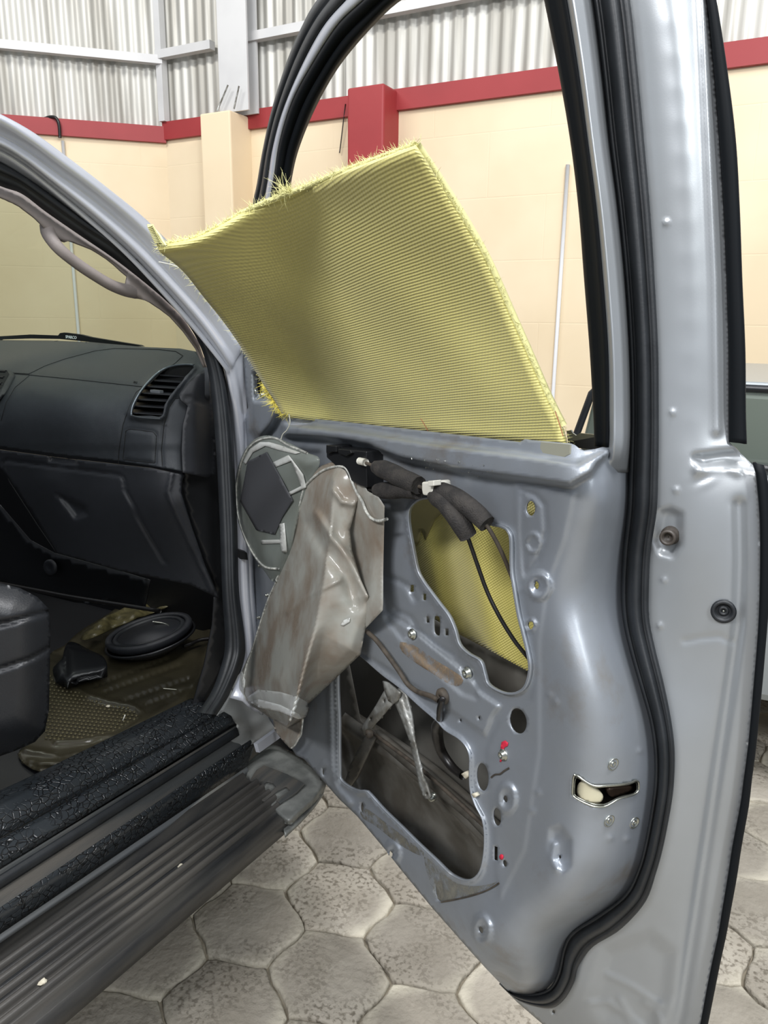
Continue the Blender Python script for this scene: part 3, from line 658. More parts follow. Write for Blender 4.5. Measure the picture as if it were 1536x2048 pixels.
# lower fascia: darker plastic below the cover line, glovebox
lowout = [(-60, 896), (0, 900), (120, 916), (235, 929), (300, 936), (370, 950), (364, 962), (362, 985), (385, 1060), (410, 1130), (432, 1180), (436, 1196), (380, 1170), (240, 1142), (112, 1106), (60, 1020), (0, 935), (-60, 915)]
gbl = [(6, 925), (14, 921), (240, 950), (248, 960), (250, 978), (290, 1060), (330, 1125)]
gbl2 = [(5, 932), (20, 965), (75, 1050), (112, 1104)]
edge1 = [(345, 940), (336, 985), (350, 1020), (385, 1095), (425, 1180)]
def lowoff(P):
    z = DASHF(P)+groove(P, gbl, .006, 2.6)+groove(P, gbl2, .006, 2.6)
    z = z+.006*np.exp(-(dist(P, edge1)/4)**2)
    pk = [(108, 985), (150, 1000), (172, 1012), (178, 1030), (150, 1040), (128, 1010)]
    z = z-.014*sstep(sdist(P, pk), -2, 10)
    z = z-.012*sstep(sdist(P, [(100, 903), (152, 912), (156, 930), (98, 922)]), -1, 4)
    return z
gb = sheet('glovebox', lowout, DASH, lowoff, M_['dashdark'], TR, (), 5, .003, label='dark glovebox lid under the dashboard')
Z = DASH
for ln_, r_ in ((lidline+lidline[:1], .0011), (seam2, .0010), (seam3, .0010), (seam4, .0011), (pocket+pocket[:1], .0011)):
    dd_ = dense(ln_, 6, False); tube('panel_joint', Z.at(dd_[:, 0], dd_[:, 1], upoff(dd_)+.0003), r_, M_['gap'], dash, 6, len(dd_)*2, False)
for ln_ in (gbl, gbl2):
    dd_ = dense(ln_, 6, False); tube('lid_joint', Z.at(dd_[:, 0], dd_[:, 1], lowoff(dd_)+.0003), .0012, M_['gap'], gb, 6, len(dd_)*2, False)
lp = lambda pts, dx=0: [Z.one(x, y, float(upoff(np.array([[x, y]]))[0])+.002+dx) for x, y in pts]
tube('vent_bezel', lp([(263, 831), (263, 822), (267, 808), (280, 784), (300, 760), (322, 741), (345, 732), (370, 729), (388, 730)], .006), .0022, mat('satin_bezel', (96, 104, 110), .3, .5), dash, 6, 60)
tube('vent_bezel', lp([(263, 831), (280, 835), (322, 838)], .006), .002, mat('bezel_dark', (60, 64, 68), .35, .3), dash, 6, 20)
# vent interior, slats and thumb tab
prism('vent_throat', ventpoly[::2], Z, -.075, .02, M_['gap'], dash)
for k, (y, xl, xr) in enumerate([(826, 266, 327), (812, 269, 333), (799, 275, 340), (786, 282, 347), (773, 291, 356), (761, 303, 365), (750, 315, 374), (741, 328, 382)]):
    P = lambda x, yy, o: Z.one(x, yy, float(DASHF(np.array([[x, yy]]))[0])+o)
    a, b = P(xl, y-1, .0), P(xr, y+3, -.01); c, d = P(xr, y-3, -.04), P(xl, y-8, -.035)
    o = put('vent_slat', [a, b, c, d], [(0, 1, 2, 3)], M_['dashdark'], dash, False); solid(o, .0022)
P0 = Z.one(304, 782, .01); P1_ = Z.one(323, 784, .01)
o = box('vent_tab', (P0+P1_)/2, (P1_-P0)/2, (0, .006, 0), (0, 0, .003), mat('tab_grey', (88, 92, 96), .4), dash, .001)
# centre vent at the left edge of view
cvp = [(-30, 712), (0, 716), (14, 722), (28, 742), (30, 752), (18, 772), (2, 798), (-30, 830)]
sheet('centre_vent', cvp, Z, lambda P: DASHF(P)+.006+.010*sstep(dist(P, cvp, True), 0, 8), M_['dashdark'], dash, (), 4, .012)
sheet('centre_vent_throat', [(-30, 728), (0, 730), (10, 734), (18, 748), (2, 775), (-30, 800)], Z, lambda P: DASHF(P)+.018, M_['gap'], dash, (), 5, .002)
for y in (742, 754, 766): 
    V, F = joinv([tubev([Z.one(x_, y_, float(DASHF(np.array([[x_, y_]], float))[0])+.021) for x_, y_ in ((-30, y-3), (12-(y-742)*.35, y+1))], .003, 6, 4)]); put('vent_slat', V, F, M_['dashdark'], dash)
A = Z.one(266, 765.5, float(DASHF(np.array([[266, 766]]))[0])+.0012); B = Z.one(289, 768.5, float(DASHF(np.array([[289, 768]]))[0])+.0012)
upv = Z.one(270, 758, float(DASHF(np.array([[270, 758]]))[0]))-Z.one(267, 766, float(DASHF(np.array([[267, 766]]))[0]))
text('airbag_lettering', 'SRS', .0095, A, B-A, upv, M_['gap'], dash, .0006)
# side end cap of the dash and the dark kick panel below it
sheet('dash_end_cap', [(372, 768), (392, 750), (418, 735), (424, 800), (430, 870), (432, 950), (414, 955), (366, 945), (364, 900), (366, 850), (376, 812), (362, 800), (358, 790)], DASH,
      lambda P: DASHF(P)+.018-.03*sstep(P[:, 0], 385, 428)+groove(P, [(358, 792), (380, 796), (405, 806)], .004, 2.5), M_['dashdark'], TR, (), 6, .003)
kick = [(404, 790), (432, 800), (440, 900), (444, 1000), (448, 1100), (452, 1200), (460, 1290), (450, 1330), (430, 1375), (404, 1420), (380, 1425), (408, 1330), (424, 1250), (428, 1190), (436, 1190), (412, 1125), (385, 1050), (366, 985), (366, 945), (375, 900), (392, 840)]
sheet('kick_panel', kick, Plane((-1.12, 1.3, 0), (.9, -.44, 0)), lambda P: -.02+.01*np.sin(P[:, 1]/90), M_['black'], TR, (), 10, .003)
# ---- cab shell: floor pan, firewall, tunnel, roof, far side (they shade the footwell)
def bx(name, x0, x1, y0, y1, z0, z1, m, parent=TR, bv=0, label=None):
    V, F = boxv(((x0+x1)/2, (y0+y1)/2, (z0+z1)/2), ((x1-x0)/2, 0, 0), (0, (y1-y0)/2, 0), (0, 0, (z1-z0)/2)); o = put(name, V, F, m, parent, False, None, label)
    if bv: bevel(o, bv)
    return o
bx('floor_pan', -2.7, -1.22, -.9, 1.9, .36, .395, M_['black'])
bx('chassis', -2.6, -1.16, -1.0, 2.7, .2, .36, M_['black'])
bx('engine_bay_shade_block', -2.6, -1.42, 1.9, 2.8, .36, 1.0, M_['black'])  # plain unseen block, added to darken the ground under the truck's nose
bx('wheel_arch_liner', -1.42, -1.10, 1.62, 1.66, .2, .9, M_['black'])
bx('firewall', -2.7, -1.16, 1.8, 1.86, .36, 1.2, M_['black'])
bx('roof', -2.6, -1.17, -1.0, .52, 1.86, 1.9, M_['paint'])
bx('headliner', -2.58, -1.19, -.98, .5, 1.845, 1.858, M_['garnish'])
bx('far_side', -2.76, -2.70, -.95, 1.86, .36, 1.2, M_['black'])
bx('cab_back', -2.7, -1.1, -1.02, -.95, .36, 1.15, M_['black'])
bx('rear_quarter', -1.12, -1.06, -1.0, -.15, .3, 1.85, M_['paint'])
fe = [(1.36, .62), (1.36, 1.16), (1.7, 1.2), (2.3, 1.16), (2.8, 1.02), (2.95, .8), (2.95, .5), (2.6, .5), (2.5, .78), (2.2, .88), (1.9, .78), (1.75, .55)]
n = len(fe); V = [(-1.02, y, z) for y, z in fe]+[(-1.07, y, z) for y, z in fe]
o = put('front_fender', V, [tuple(range(n)), tuple(range(2*n-1, n-1, -1))]+[(i, n+i, n+(i+1) % n, (i+1) % n) for i in range(n)], M_['paint'], TR, False)
bx('bonnet', -2.75, -1.08, 1.9, 2.9, 1.0, 1.12, M_['paint'], bv=.03)
lathe('front_wheel', (-1.27, 2.2, .38), (1, 0, 0), [(.001, -.1), (.36, -.1), (.38, -.03), (.38, .1), (.34, .13), (.25, .12), (.22, .06), (.001, .05)], M_['rubber'], TR, 32)
# tunnel / centre console side with its round screw cover
sheet('console_side', [(-60, 990), (0, 1010), (60, 1080), (108, 1106), (240, 1142), (300, 1160), (290, 1215), (150, 1205), (0, 1168), (-60, 1150)], FRONT(1.5), lambda P: .03*np.sin(P[:, 0]/60)*0+.05*sstep(P[:, 0], 260, 40), M_['black'], TR, (), 12, .003)
FP = FRONT(1.5)
lathe('screw_cover', FP.one(100, 1135, .055), (.1, -1, .1), [(.024, -.004), (.024, .002), (.018, .005), (.010, .002), (.001, .002)], M_['dashdark'], TR, 20)
tube('seat_harness', [FRONT(1.42).one(-20, 1163), FRONT(1.42).one(60, 1178), FRONT(1.42).one(150, 1195), FRONT(1.42).one(270, 1214), FRONT(1.42).one(320, 1222)], .006, M_['cable'], TR, 8, 24)

# ---- seat cushion corner
SP = Plane((-1.28, .85, 0), (.75, -.66, 0))
so_ = [(-80, 1160), (0, 1166), (40, 1176), (75, 1194), (96, 1216), (101, 1240), (100, 1330), (98, 1420), (90, 1462), (70, 1484), (30, 1502), (-80, 1540)]
sheet('seat_cushion', so_, SP, lambda P: .05*np.sin(np.clip(dist(P, so_, True)/70, 0, 1)*pi/2)+groove(P, [(-80, 1268), (20, 1244), (98, 1222)], .012, 5)+groove(P, [(-80, 1345), (0, 1338), (60, 1318), (100, 1296)], .01, 4), M_['seat'], TR, (), 6, .004, label='dark leather seat cushion corner')
sheet('seat_base_leather', smoothpoly([(-60, 1530), (0, 1528), (30, 1530), (58, 1546), (72, 1562), (68, 1585), (40, 1610), (-60, 1660)], 40), Plane((-1.24, .8, 0), (.5, -.5, .7)), lambda P: .03*np.sin(np.clip(dist(P, [(-60, 1665), (0, 1640), (75, 1575)])/60, 0, 1)*pi/2)+groove(P, [(20, 1528), (48, 1556), (62, 1590)], .004, 2)+groove(P, [(36, 1534), (56, 1552), (70, 1576)], .004, 2), M_['boot'], TR, (), 5, .003)

# ---- sill: two cracked film pads, scuff strip
def ln(a, b, X, ext=.35):
    p = np.array(a, float); q = np.array(b, float); r = q+(q-p)*ext
    S = SIDE(X, 0); P = S.one(*p); Q = S.one(*q); d = Q-P; d[0] = 0
    return P, P+d*(1+ext)
def lz(a, b, z, ext=.35):
    P = LEVEL(z).one(*a); Q = LEVEL(z).one(*b); return P, P+(Q-P)*(1+ext)
J0 = ln((492, 1533), (0, 1868), -1.05); J1 = ln((512, 1484), (0, 1828), -1.052)
J1b = ln((500, 1477), (0, 1812), -1.06); J2 = ln((485, 1462), (0, 1760), -1.075); J2b = ln((470, 1452), (0, 1738), -1.082)
J3 = ln((455, 1440), (0, 1705), -1.095); J4 = ln((445, 1432), (0, 1690), -1.105)
skin('sill_panel', [ln((500, 1545), (0, 1885), -1.05), J0, J1], M_['paint'], TR, 30, 2, .003)
skin('scuff_strip', [ln((494, 1532), (0, 1867), -1.047), ln((506, 1488), (0, 1826), -1.045), ln((500, 1480), (0, 1815), -1.05)], M_['crack'], TR, 30, 3, .003)
skin('scuff_step', [J1, J1b, J2, J2b], M_['scuff'], TR, 30, 4, .003, label='scuffed grey sill step')
skin('scuff_rib', [ln((478, 1470), (0, 1778), -1.066), ln((476, 1462), (0, 1764), -1.066), ln((473, 1455), (0, 1750), -1.074)], M_['rubber'], TR, 30, 3, .003)
skin('sill_pad', [ln((470, 1446), (0, 1736), -1.080), ln((466, 1440), (0, 1722), -1.078), ln((462, 1432), (0, 1706), -1.088), ln((448, 1424), (0, 1690), -1.10), ln((440, 1428), (0, 1680), -1.112)], M_['crack'], TR, 40, 5, .002, label='cracked glossy black film on the sill edge')
skin('sill_pad', [ln((436, 1436), (0, 1676), -1.115), ln((432, 1432), (0, 1660), -1.113), ln((424, 1420), (0, 1636), -1.125), ln((412, 1404), (0, 1612), -1.15), ln((398, 1396), (0, 1596), -1.18), ln((380, 1398), (0, 1584), -1.205), ln((372, 1408), (0, 1582), -1.215)], M_['crack'], TR, 40, 6, .002, label='cracked glossy black film padded over the inner sill')
# foot of the pillar where it flares on to the sill, door shade in its colour
sheet('pillar_foot', smoothpoly([(432, 1438), (456, 1396), (485, 1345), (520, 1400), (560, 1450), (562, 1462), (510, 1486), (455, 1512), (420, 1522), (440, 1494), (475, 1450)], 50), Plane((-1.05, 1.3, .42), (.85, -.3, .45)), lambda P: .002*np.sin((P[:, 0]+P[:, 1]*1.3)/9)*sstep(P[:, 1], 1410, 1460), M_['footshade'], TR, (), 5, .003)
V = [SIDE(-1.045).one(x, y) for x, y in ((507, 1487), (547, 1458), (557, 1472), (512, 1504))]
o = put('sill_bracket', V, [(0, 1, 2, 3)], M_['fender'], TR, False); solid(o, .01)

# ---- running board
RB = LEVEL(.325)
def rl(t, ext=.35):    # line a share t from the inner to the outer rim of the tread
    a = np.array([486, 1541])*(1-t)+np.array([590, 1636])*t; b = np.array([0, 1872])*(1-t)+np.array([77-8, 2055])*t
    return a, b
inner = lz((486, 1541), (0, 1872), .375); outer = lz((585, 1628), (77, 2048), .335)
lines = []
for k in range(0, 113):
    t = k/112; a = inner[0]*(1-t)+outer[0]*t; b = inner[1]*(1-t)+outer[1]*t
    g = 0
    for cpos in (.31, .43, .55, .67, .79): g += .008*np.exp(-((t-cpos)/.030)**6)
    dz = g+.008*sin(pi*min(1, t/.28))*0-.012*np.exp(-((t-.12)/.12)**2)
    if t > .86: dz += .006*sin((t-.86)/.14*pi/2)
    lines.append([a+[0, 0, dz], b+[0, 0, dz]])
bot = lz((600, 1642), (130, 2048), .30); lines.append([bot[0]+[.0, 0, .02], bot[1]+[.0, 0, .02]]); lines.append([bot[0], bot[1]]); lines.append([bot[0]+[-.05, 0, -.02], bot[1]+[-.05, 0, -.02]])
rbd = skin('running_board', lines, M_['board'], TR, 40, 1, 0, label='worn dark ribbed running board below the door sill')
for cpos in (.31, .43, .55, .67, .79):
    L_ = []
    for q, h in ((-.030, .004), (-.022, .0105), (-.010, .0118), (.010, .0118), (.022, .0105), (.030, .004)):
        t = cpos+q; L_.append([inner[0]*(1-t)+outer[0]*t+[0, 0, h], inner[1]*(1-t)+outer[1]*t+[0, 0, h]])
    skin('tread_rib', L_, M_['ribtop'], rbd, 40, 2, 0)
# moulded front end of the board, worn bare
fo = smoothpoly([(486, 1541), (510, 1512), (545, 1490), (580, 1505), (625, 1535), (652, 1562), (646, 1584), (630, 1605), (600, 1632), (580, 1650), (560, 1640), (540, 1620), (500, 1580)], 60)
ebar = [(500, 1560), (512, 1540), (528, 1530), (545, 1536), (575, 1548), (610, 1568), (596, 1582), (582, 1592), (560, 1606), (552, 1600), (580, 1580), (572, 1572), (556, 1580), (530, 1602), (520, 1598), (552, 1573), (545, 1565), (534, 1562), (508, 1585), (496, 1580)]
def boff(P):
    z = np.zeros(len(P)); s = sdist(P, ebar); z += .006*sstep(s, -1.5, 1.5); d = dist(P, fo, True)
    return .014+z-.02*(1-sstep(d, 0, 10))
sheet('board_end_cap', fo, LEVEL(.335), boff, M_['boardworn'], rbd, (), 3.5, .004, label='bare worn end of the running board')
prism('end_cap_ribs', ebar, LEVEL(.335), .0225, .004, M_['scuff'], rbd, .001)
sheet('end_cap_side', [(652, 1562), (646, 1584), (628, 1610), (600, 1640), (570, 1668), (566, 1652), (600, 1618), (628, 1590), (640, 1572)], LEVEL(.315), 0.0, M_['boardworn'], rbd, (), 5, .01)

# ================================================================== THINGS IN THE FOOTWELL
MP = LEVEL(.405)
mo = smoothpoly([(428, 1190), (426, 1290), (414, 1360), (396, 1400), (340, 1440), (290, 1470), (230, 1505), (160, 1538), (105, 1548), (62, 1536), (36, 1508), (60, 1480), (90, 1440), (95, 1320), (130, 1290), (160, 1262), (220, 1225), (250, 1200), (285, 1170), (340, 1160)], 120)
ribs = [[(190, 1372), (335, 1318)], [(205, 1386), (362, 1330)], [(248, 1402), (378, 1358)], [(290, 1410), (382, 1376)]]
arc = [(112, 1484), (170, 1480), (235, 1466), (280, 1440), (288, 1428), (268, 1412), (215, 1402), (175, 1390), (140, 1370), (110, 1350)]
rim = [[(425, 1200), (418, 1290), (400, 1350), (370, 1392), (300, 1436), (230, 1478), (150, 1520), (80, 1530)]]
def moff(P):
    z = np.zeros(len(P))
    for r in ribs: z += -.006*np.exp(-(dist(P, r)/3)**2)
    z += .008*np.exp(-(dist(P, arc)/5)**2)
    z += .012*np.exp(-(dist(P, rim[0])/9)**2)
    for q in ([(50, 1500), (120, 1512), (220, 1490)], [(60, 1522), (120, 1530), (200, 1512)]): z += .008*np.exp(-(dist(P, q)/5)**2)
    return z
fm = sheet('floor_mat', mo, MP, moff, M_['mat'], None, (), 5, .004); tag(fm, 'yellowed clear plastic floor mat in the footwell', 'floor mat')
V, F = [], []
for i in range(26):
    for j in range(20):
        x = 92+i*8.4+(j % 2)*4.2; y = 1352+j*6.9+(x-100)*.10
        if not inside(np.array([[x, y]]), [(96, 1345), (140, 1372), (175, 1394), (215, 1406), (262, 1416), (280, 1428), (272, 1440), (232, 1462), (170, 1476), (112, 1480), (80, 1478)])[0]: continue
        c = MP.one(x, y, .003); v, f = lathev(c, (0, 0, 1), [(.0035, 0), (.002, .003)], 6); b = len(V); V += v; F += [tuple(k+b for k in t) for t in f]
put('grip_dots', V, F, mat('mat_dots', (98, 92, 68), .35), fm, True, 'stuff')
# wrinkled edge of the mat against the firewall, with embossed print
sheet('mat_upstand', smoothpoly([(285, 1165), (330, 1160), (392, 1172), (380, 1186), (330, 1215), (250, 1246), (185, 1275), (160, 1276), (200, 1240), (255, 1210)], 60), LEVEL(.45), lambda P: .010*np.sin(P[:, 0]/9+P[:, 1]/17)+.004*np.sin(P[:, 1]/3), mat('mat_upstand_print', (92, 86, 56), .4, 0, (58, 54, 34), 40, .8, .3, 60), fm, (), 5, .003)
# loudspeaker lying face up, with its bracket
sp0 = LEVEL(.478).one(298, 1262); ax = np.array([-.16, -.10, 1]); ax /= np.linalg.norm(ax)
spk = thing('loudspeaker', sp0-[0, 0, .07], 'black oval door loudspeaker lying on the floor mat', 'loudspeaker')
def oval(name, prof, m, sx=1.0, sy=1.0, z0=0.0, seg=36):
    e1 = np.array([.86, -.5, 0]); e1 -= ax*(e1@ax); e1 /= np.linalg.norm(e1); e2 = np.cross(ax, e1)
    V = [sp0+ax*(h+z0)+e1*r*sx*cos(2*pi*k/seg)+e2*r*sy*sin(2*pi*k/seg) for r, h in prof for k in range(seg)]
    return put(name, V, grid_faces(len(prof), seg, False, True)+[tuple(range(len(V)-seg, len(V)))], m, spk)
k_ = .13
oval('mounting_ring', [(k_*.9, -.022), (k_*.98, -.012), (k_, 0), (k_*.98, .006), (k_*.86, .006), (k_*.84, -.002)], M_['dashdark'])
oval('surround', [(k_*.84, -.002), (k_*.80, .004), (k_*.74, .003), (k_*.70, -.006)], M_['rubber'])
oval('cone', [(k_*.70, -.006), (k_*.5, -.014), (k_*.3, -.03), (k_*.28, -.03)], mat('cone_paper', (30, 34, 36), .6))
oval('dust_cap', [(k_*.28, -.03), (k_*.24, -.018), (k_*.12, -.012), (.001, -.01)], M_['satin'])
oval('back_rim', [(k_*.99, -.02), (k_*1.04, -.018), (k_*1.05, -.024), (k_*.6, -.06), (.001, -.062)], M_['black'])
tube('cone_rib', [sp0+ax*.006+v for v in ([-.03, .05, 0], [.02, .055, 0], [.06, .03, 0])], .003, M_['bolt'], spk, 6, 16)
o = sheet('speaker_pod', smoothpoly([(132, 1290), (148, 1284), (180, 1300), (205, 1312), (214, 1330), (200, 1344), (165, 1352), (134, 1364), (124, 1330)], 40), LEVEL(.45), lambda P: .02*np.sin(np.clip(dist(P, [(128, 1285), (250, 1300), (240, 1345), (130, 1365)], True)/20, 0, 1)*pi/2), M_['black'], None, (), 5, .035)
tag(o, 'black plastic pod lying left of the loudspeaker', 'pod')
o = tube('black_cable', [LEVEL(.44).one(x, y) for x, y in ((300, 1206), (340, 1190), (372, 1180), (400, 1172), (430, 1170))], .007, M_['cable'], None, 8, 30); tag(o, 'black cable running behind the loudspeaker up to the kick panel', 'cable')
o = tube('black_cable', [LEVEL(.43).one(x, y) for x, y in ((366, 1292), (380, 1288), (400, 1280), (428, 1276))], .006, M_['cable'], None, 8, 24); tag(o, 'black cable leaving the right side of the loudspeaker', 'cable')
# crumbs: two on the running board, several on the mat and the sill
def chip(pl, x, y, off, r, lab, seed, m='chip', nm='chip', sx=1.0):
    rg = np.random.default_rng(seed); c = pl.one(x, y, off); bm = bmesh.new(); bmesh.ops.create_icosphere(bm, subdivisions=2, radius=1)
    V = []
    for v in bm.verts:
        q = np.array(v.co)*(1+rg.uniform(-.28, .28)); V.append(c+q*[r*sx, r*.75, r*.35])
    F = [tuple(v.index for v in f.verts) for f in bm.faces]; bm.free()
    o = put(nm, V, F, M_[m], None, False); tag(o, lab, 'debris'); return o
chip(LEVEL(.345), 84, 1962, .006, .010, 'large cream chip lying at the near end of the running board', 3)
chip(LEVEL(.348), 362, 1732, .004, .007, 'small pale flake lying midway along the running board', 4)
chip(MP, 216, 1412, .004, .006, 'white crumb on the dotted heel pad of the floor mat', 5)
tube_ = lambda nm, pl, a, b, r, m, lab: tag(tube(nm, [pl.one(*a), pl.one(*b)], r, m, None, 6, 4), lab, 'debris')
tube_('fibre_scrap', LEVEL(.415), (246, 1440), (250, 1430), .0016, M_['white'], 'short white fibre standing on the heel pad of the mat')
tube_('fibre_scrap', LEVEL(.415), (327, 1377), (353, 1379), .0010, M_['thread'], 'thin pale fibre lying across the mat grooves')

# ================================================================== DOOR
# seal line of the shut face, outer flange and edge strip: matched stations from the window down to the bottom corner
SL = [(1163, -90), (1182, 0), (1200, 140), (1215, 280), (1233, 420), (1247, 560), (1256, 700), (1259, 820), (1258, 880), (1256, 940), (1253, 1020), (1245, 1100), (1241, 1180), (1245, 1240), (1258, 1300), (1278, 1370), (1298, 1440), (1307, 1500), (1308, 1560), (1302, 1612), (1288, 1690), (1272, 1745), (1246, 1791), (1193, 1830), (1141, 1863), (1125, 1895), (1115, 1944), (1096, 1977), (1056, 1987), (1014, 1980), (997, 1962)]
SR = [(1243, -90), (1262, 0), (1277, 140), (1290, 280), (1302, 420), (1311, 560), (1318, 700), (1319, 820), (1319, 880), (1318, 940), (1315, 1020), (1303, 1100), (1299, 1180), (1300, 1240), (1312, 1300), (1329, 1370), (1343, 1440), (1350, 1500), (1349, 1560), (1343, 1612), (1328, 1690), (1313, 1745), (1291, 1804), (1242, 1859), (1187, 1895), (1158, 1934), (1148, 1967), (1125, 2003), (1096, 2017), (1040, 2003), (1004, 1974)]
FL = [(1395, -90), (1415, 0), (1429, 140), (1440, 280), (1449, 420), (1455, 560), (1459, 700), (1459, 820), (1458, 884), (1512, 936), (1520, 1020), (1522, 1100), (1521, 1180), (1519, 1240), (1515, 1300), (1509, 1370), (1503, 1440), (1497, 1500), (1489, 1560), (1482, 1612), (1467, 1690), (1457, 1755), (1447, 1815), (1438, 1870), (1426, 1925), (1415, 1980), (1404, 2040), (1390, 2110)]
GL = [(1412, -90), (1433, 0), (1455, 140), (1472, 280), (1480, 420), (1485, 560), (1491, 700), (1492, 820), (1494, 888)]
GL2 = [(1528, 930), (1536, 960), (1541, 1020), (1542, 1100), (1540, 1180), (1536, 1240), (1531, 1300), (1525, 1370), (1518, 1440), (1512, 1500), (1504, 1560), (1498, 1612), (1484, 1690), (1474, 1755), (1463, 1815), (1453, 1870), (1441, 1925), (1430, 1980), (1418, 2040), (1404, 2110)]
FL2 = [(1506, 925), (1512, 942)]+FL[10:]
dr = None
# ---------- main pressed inner panel, relief from control points
left = [(486, 676), (486, 720), (491, 778), (496, 815), (489, 838), (488, 900), (490, 1000), (496, 1100), (502, 1200), (507, 1290), (515, 1380), (538, 1438), (548, 1453), (557, 1469), (571, 1488), (584, 1498), (592, 1511), (608, 1518), (619, 1530), (635, 1549), (650, 1566), (679, 1599), (714, 1632), (771, 1700), (799, 1736), (862, 1813), (943, 1905), (971, 1936), (996, 1962)]
sealin = [(p[0]+8, p[1]) if p[1] < 1750 else (p[0]+5, p[1]+5) for p in SL[8:30]]
out = left+sealin[::-1]+[(1262, 893), (1214, 895), (1205, 894), (1190, 898), (1168, 901), (1160, 898), (1150, 890), (1142, 887), (1062, 880), (1050, 878), (1040, 884), (850, 862), (700, 845), (575, 832), (556, 790), (545, 740), (520, 690)]
K1 = [(1170, 968), (1150, 1060), (1123, 1154), (1107, 1214), (1100, 1290), (1100, 1400), (1092, 1500), (1080, 1600), (1075, 1700), (1074, 1790), (1050, 1850), (1005, 1905), (985, 1945)]
K2 = [(1212, 965), (1205, 1010), (1172, 1095), (1152, 1163), (1147, 1200), (1156, 1235), (1170, 1275), (1195, 1364), (1203, 1450), (1200, 1550), (1192, 1650), (1180, 1745), (1142, 1808), (1100, 1838), (1066, 1870), (1044, 1920), (1036, 1968)]
ct = [(x, y, 0) for x, y in ((490, 700), (500, 800), (500, 900), (500, 1000), (505, 1200), (520, 1350), (600, 950), (600, 1100), (600, 1300), (700, 900), (700, 1100), (700, 1300), (620, 1500), (720, 1450), (800, 950), (800, 1150), (800, 1350), (800, 1550), (780, 1700), (900, 1000), (900, 1200), (900, 1400), (900, 1600), (900, 1780), (1000, 1050), (1000, 1250), (1000, 1450), (1000, 1650), (980, 1800), (850, 880), (950, 890), (1050, 900), (1060, 1100), (1050, 1300), (1050, 1500), (1040, 1700), (940, 1880))]
ct += [(x, y, .002) for x, y in arcsample(K1, 22)[:, :2]]+[(x, y, -.012) for x, y in arcsample(K2, 30)]
mid = (arcsample(K2, 26)+arcsample(SL[10:29], 26))/2
ct += [(x, y, -.050) for x, y in mid]+[(x, y, -.102) for x, y in arcsample(SL[8:31], 50)]
ct += [(1220, 900, -.03), (1190, 910, -.012), (1235, 930, -.06), (1160, 915, 0)]
PANF = tps(ct, 1.2e-2)
def boss(P, cx, cy, rx, ry, h, inner=.45, rot=0):
    r = radians(rot); x = (P[:, 0]-cx)*cos(r)+(P[:, 1]-cy)*sin(r); y = -(P[:, 0]-cx)*sin(r)+(P[:, 1]-cy)*cos(r)
    d = np.sqrt((x/rx)**2+(y/ry)**2); return h*sstep(-d, -1.0, -.8)-h*.75*sstep(-d, -inner-.12, -inner+.05)
shelfL1 = [(570, 850), (700, 864), (850, 888), (1043, 913), (1154, 931), (1212, 905)]
shelfL2 = [(560, 870), (650, 880), (780, 901), (870, 913), (1020, 936), (1135, 960), (1180, 935)]
shelfL3 = [(560, 900), (620, 892), (660, 895), (730, 905), (760, 918), (800, 935), (860, 944), (950, 958), (1025, 968), (1140, 985)]
shelfpoly = shelfL1+[(1190, 930), (1180, 945)]+[(1140, 968)]+[(1025, 952), (950, 942), (860, 926), (800, 914), (765, 900), (740, 888), (700, 880), (640, 872), (570, 868)]
raised = [(1027, 965), (1150, 985), (1130, 1080), (1095, 1170), (1080, 1280), (1080, 1500), (1050, 1700), (1020, 1760), (1000, 1800), (990, 1740), (985, 1640), (978, 1560), (972, 1500), (1000, 1440), (1062, 1400), (1072, 1340), (1060, 1260), (1040, 1160), (1032, 1080)]
dished = [(745, 1000), (800, 1000), (815, 1060), (830, 1160), (858, 1198), (885, 1235), (905, 1280), (915, 1310), (940, 1330), (955, 1350), (955, 1400), (925, 1390), (880, 1352), (820, 1300), (770, 1240), (752, 1130)]
panel2 = [(700, 1290), (790, 1346), (870, 1400), (935, 1445), (970, 1470), (985, 1430), (1000, 1412), (960, 1385), (938, 1352), (900, 1320), (840, 1270), (770, 1225), (735, 1240)]
leftpocket = [(493, 905), (560, 900), (640, 905), (648, 960), (640, 1100), (640, 1350), (600, 1430), (560, 1430), (520, 1360), (508, 1250), (500, 1100)]
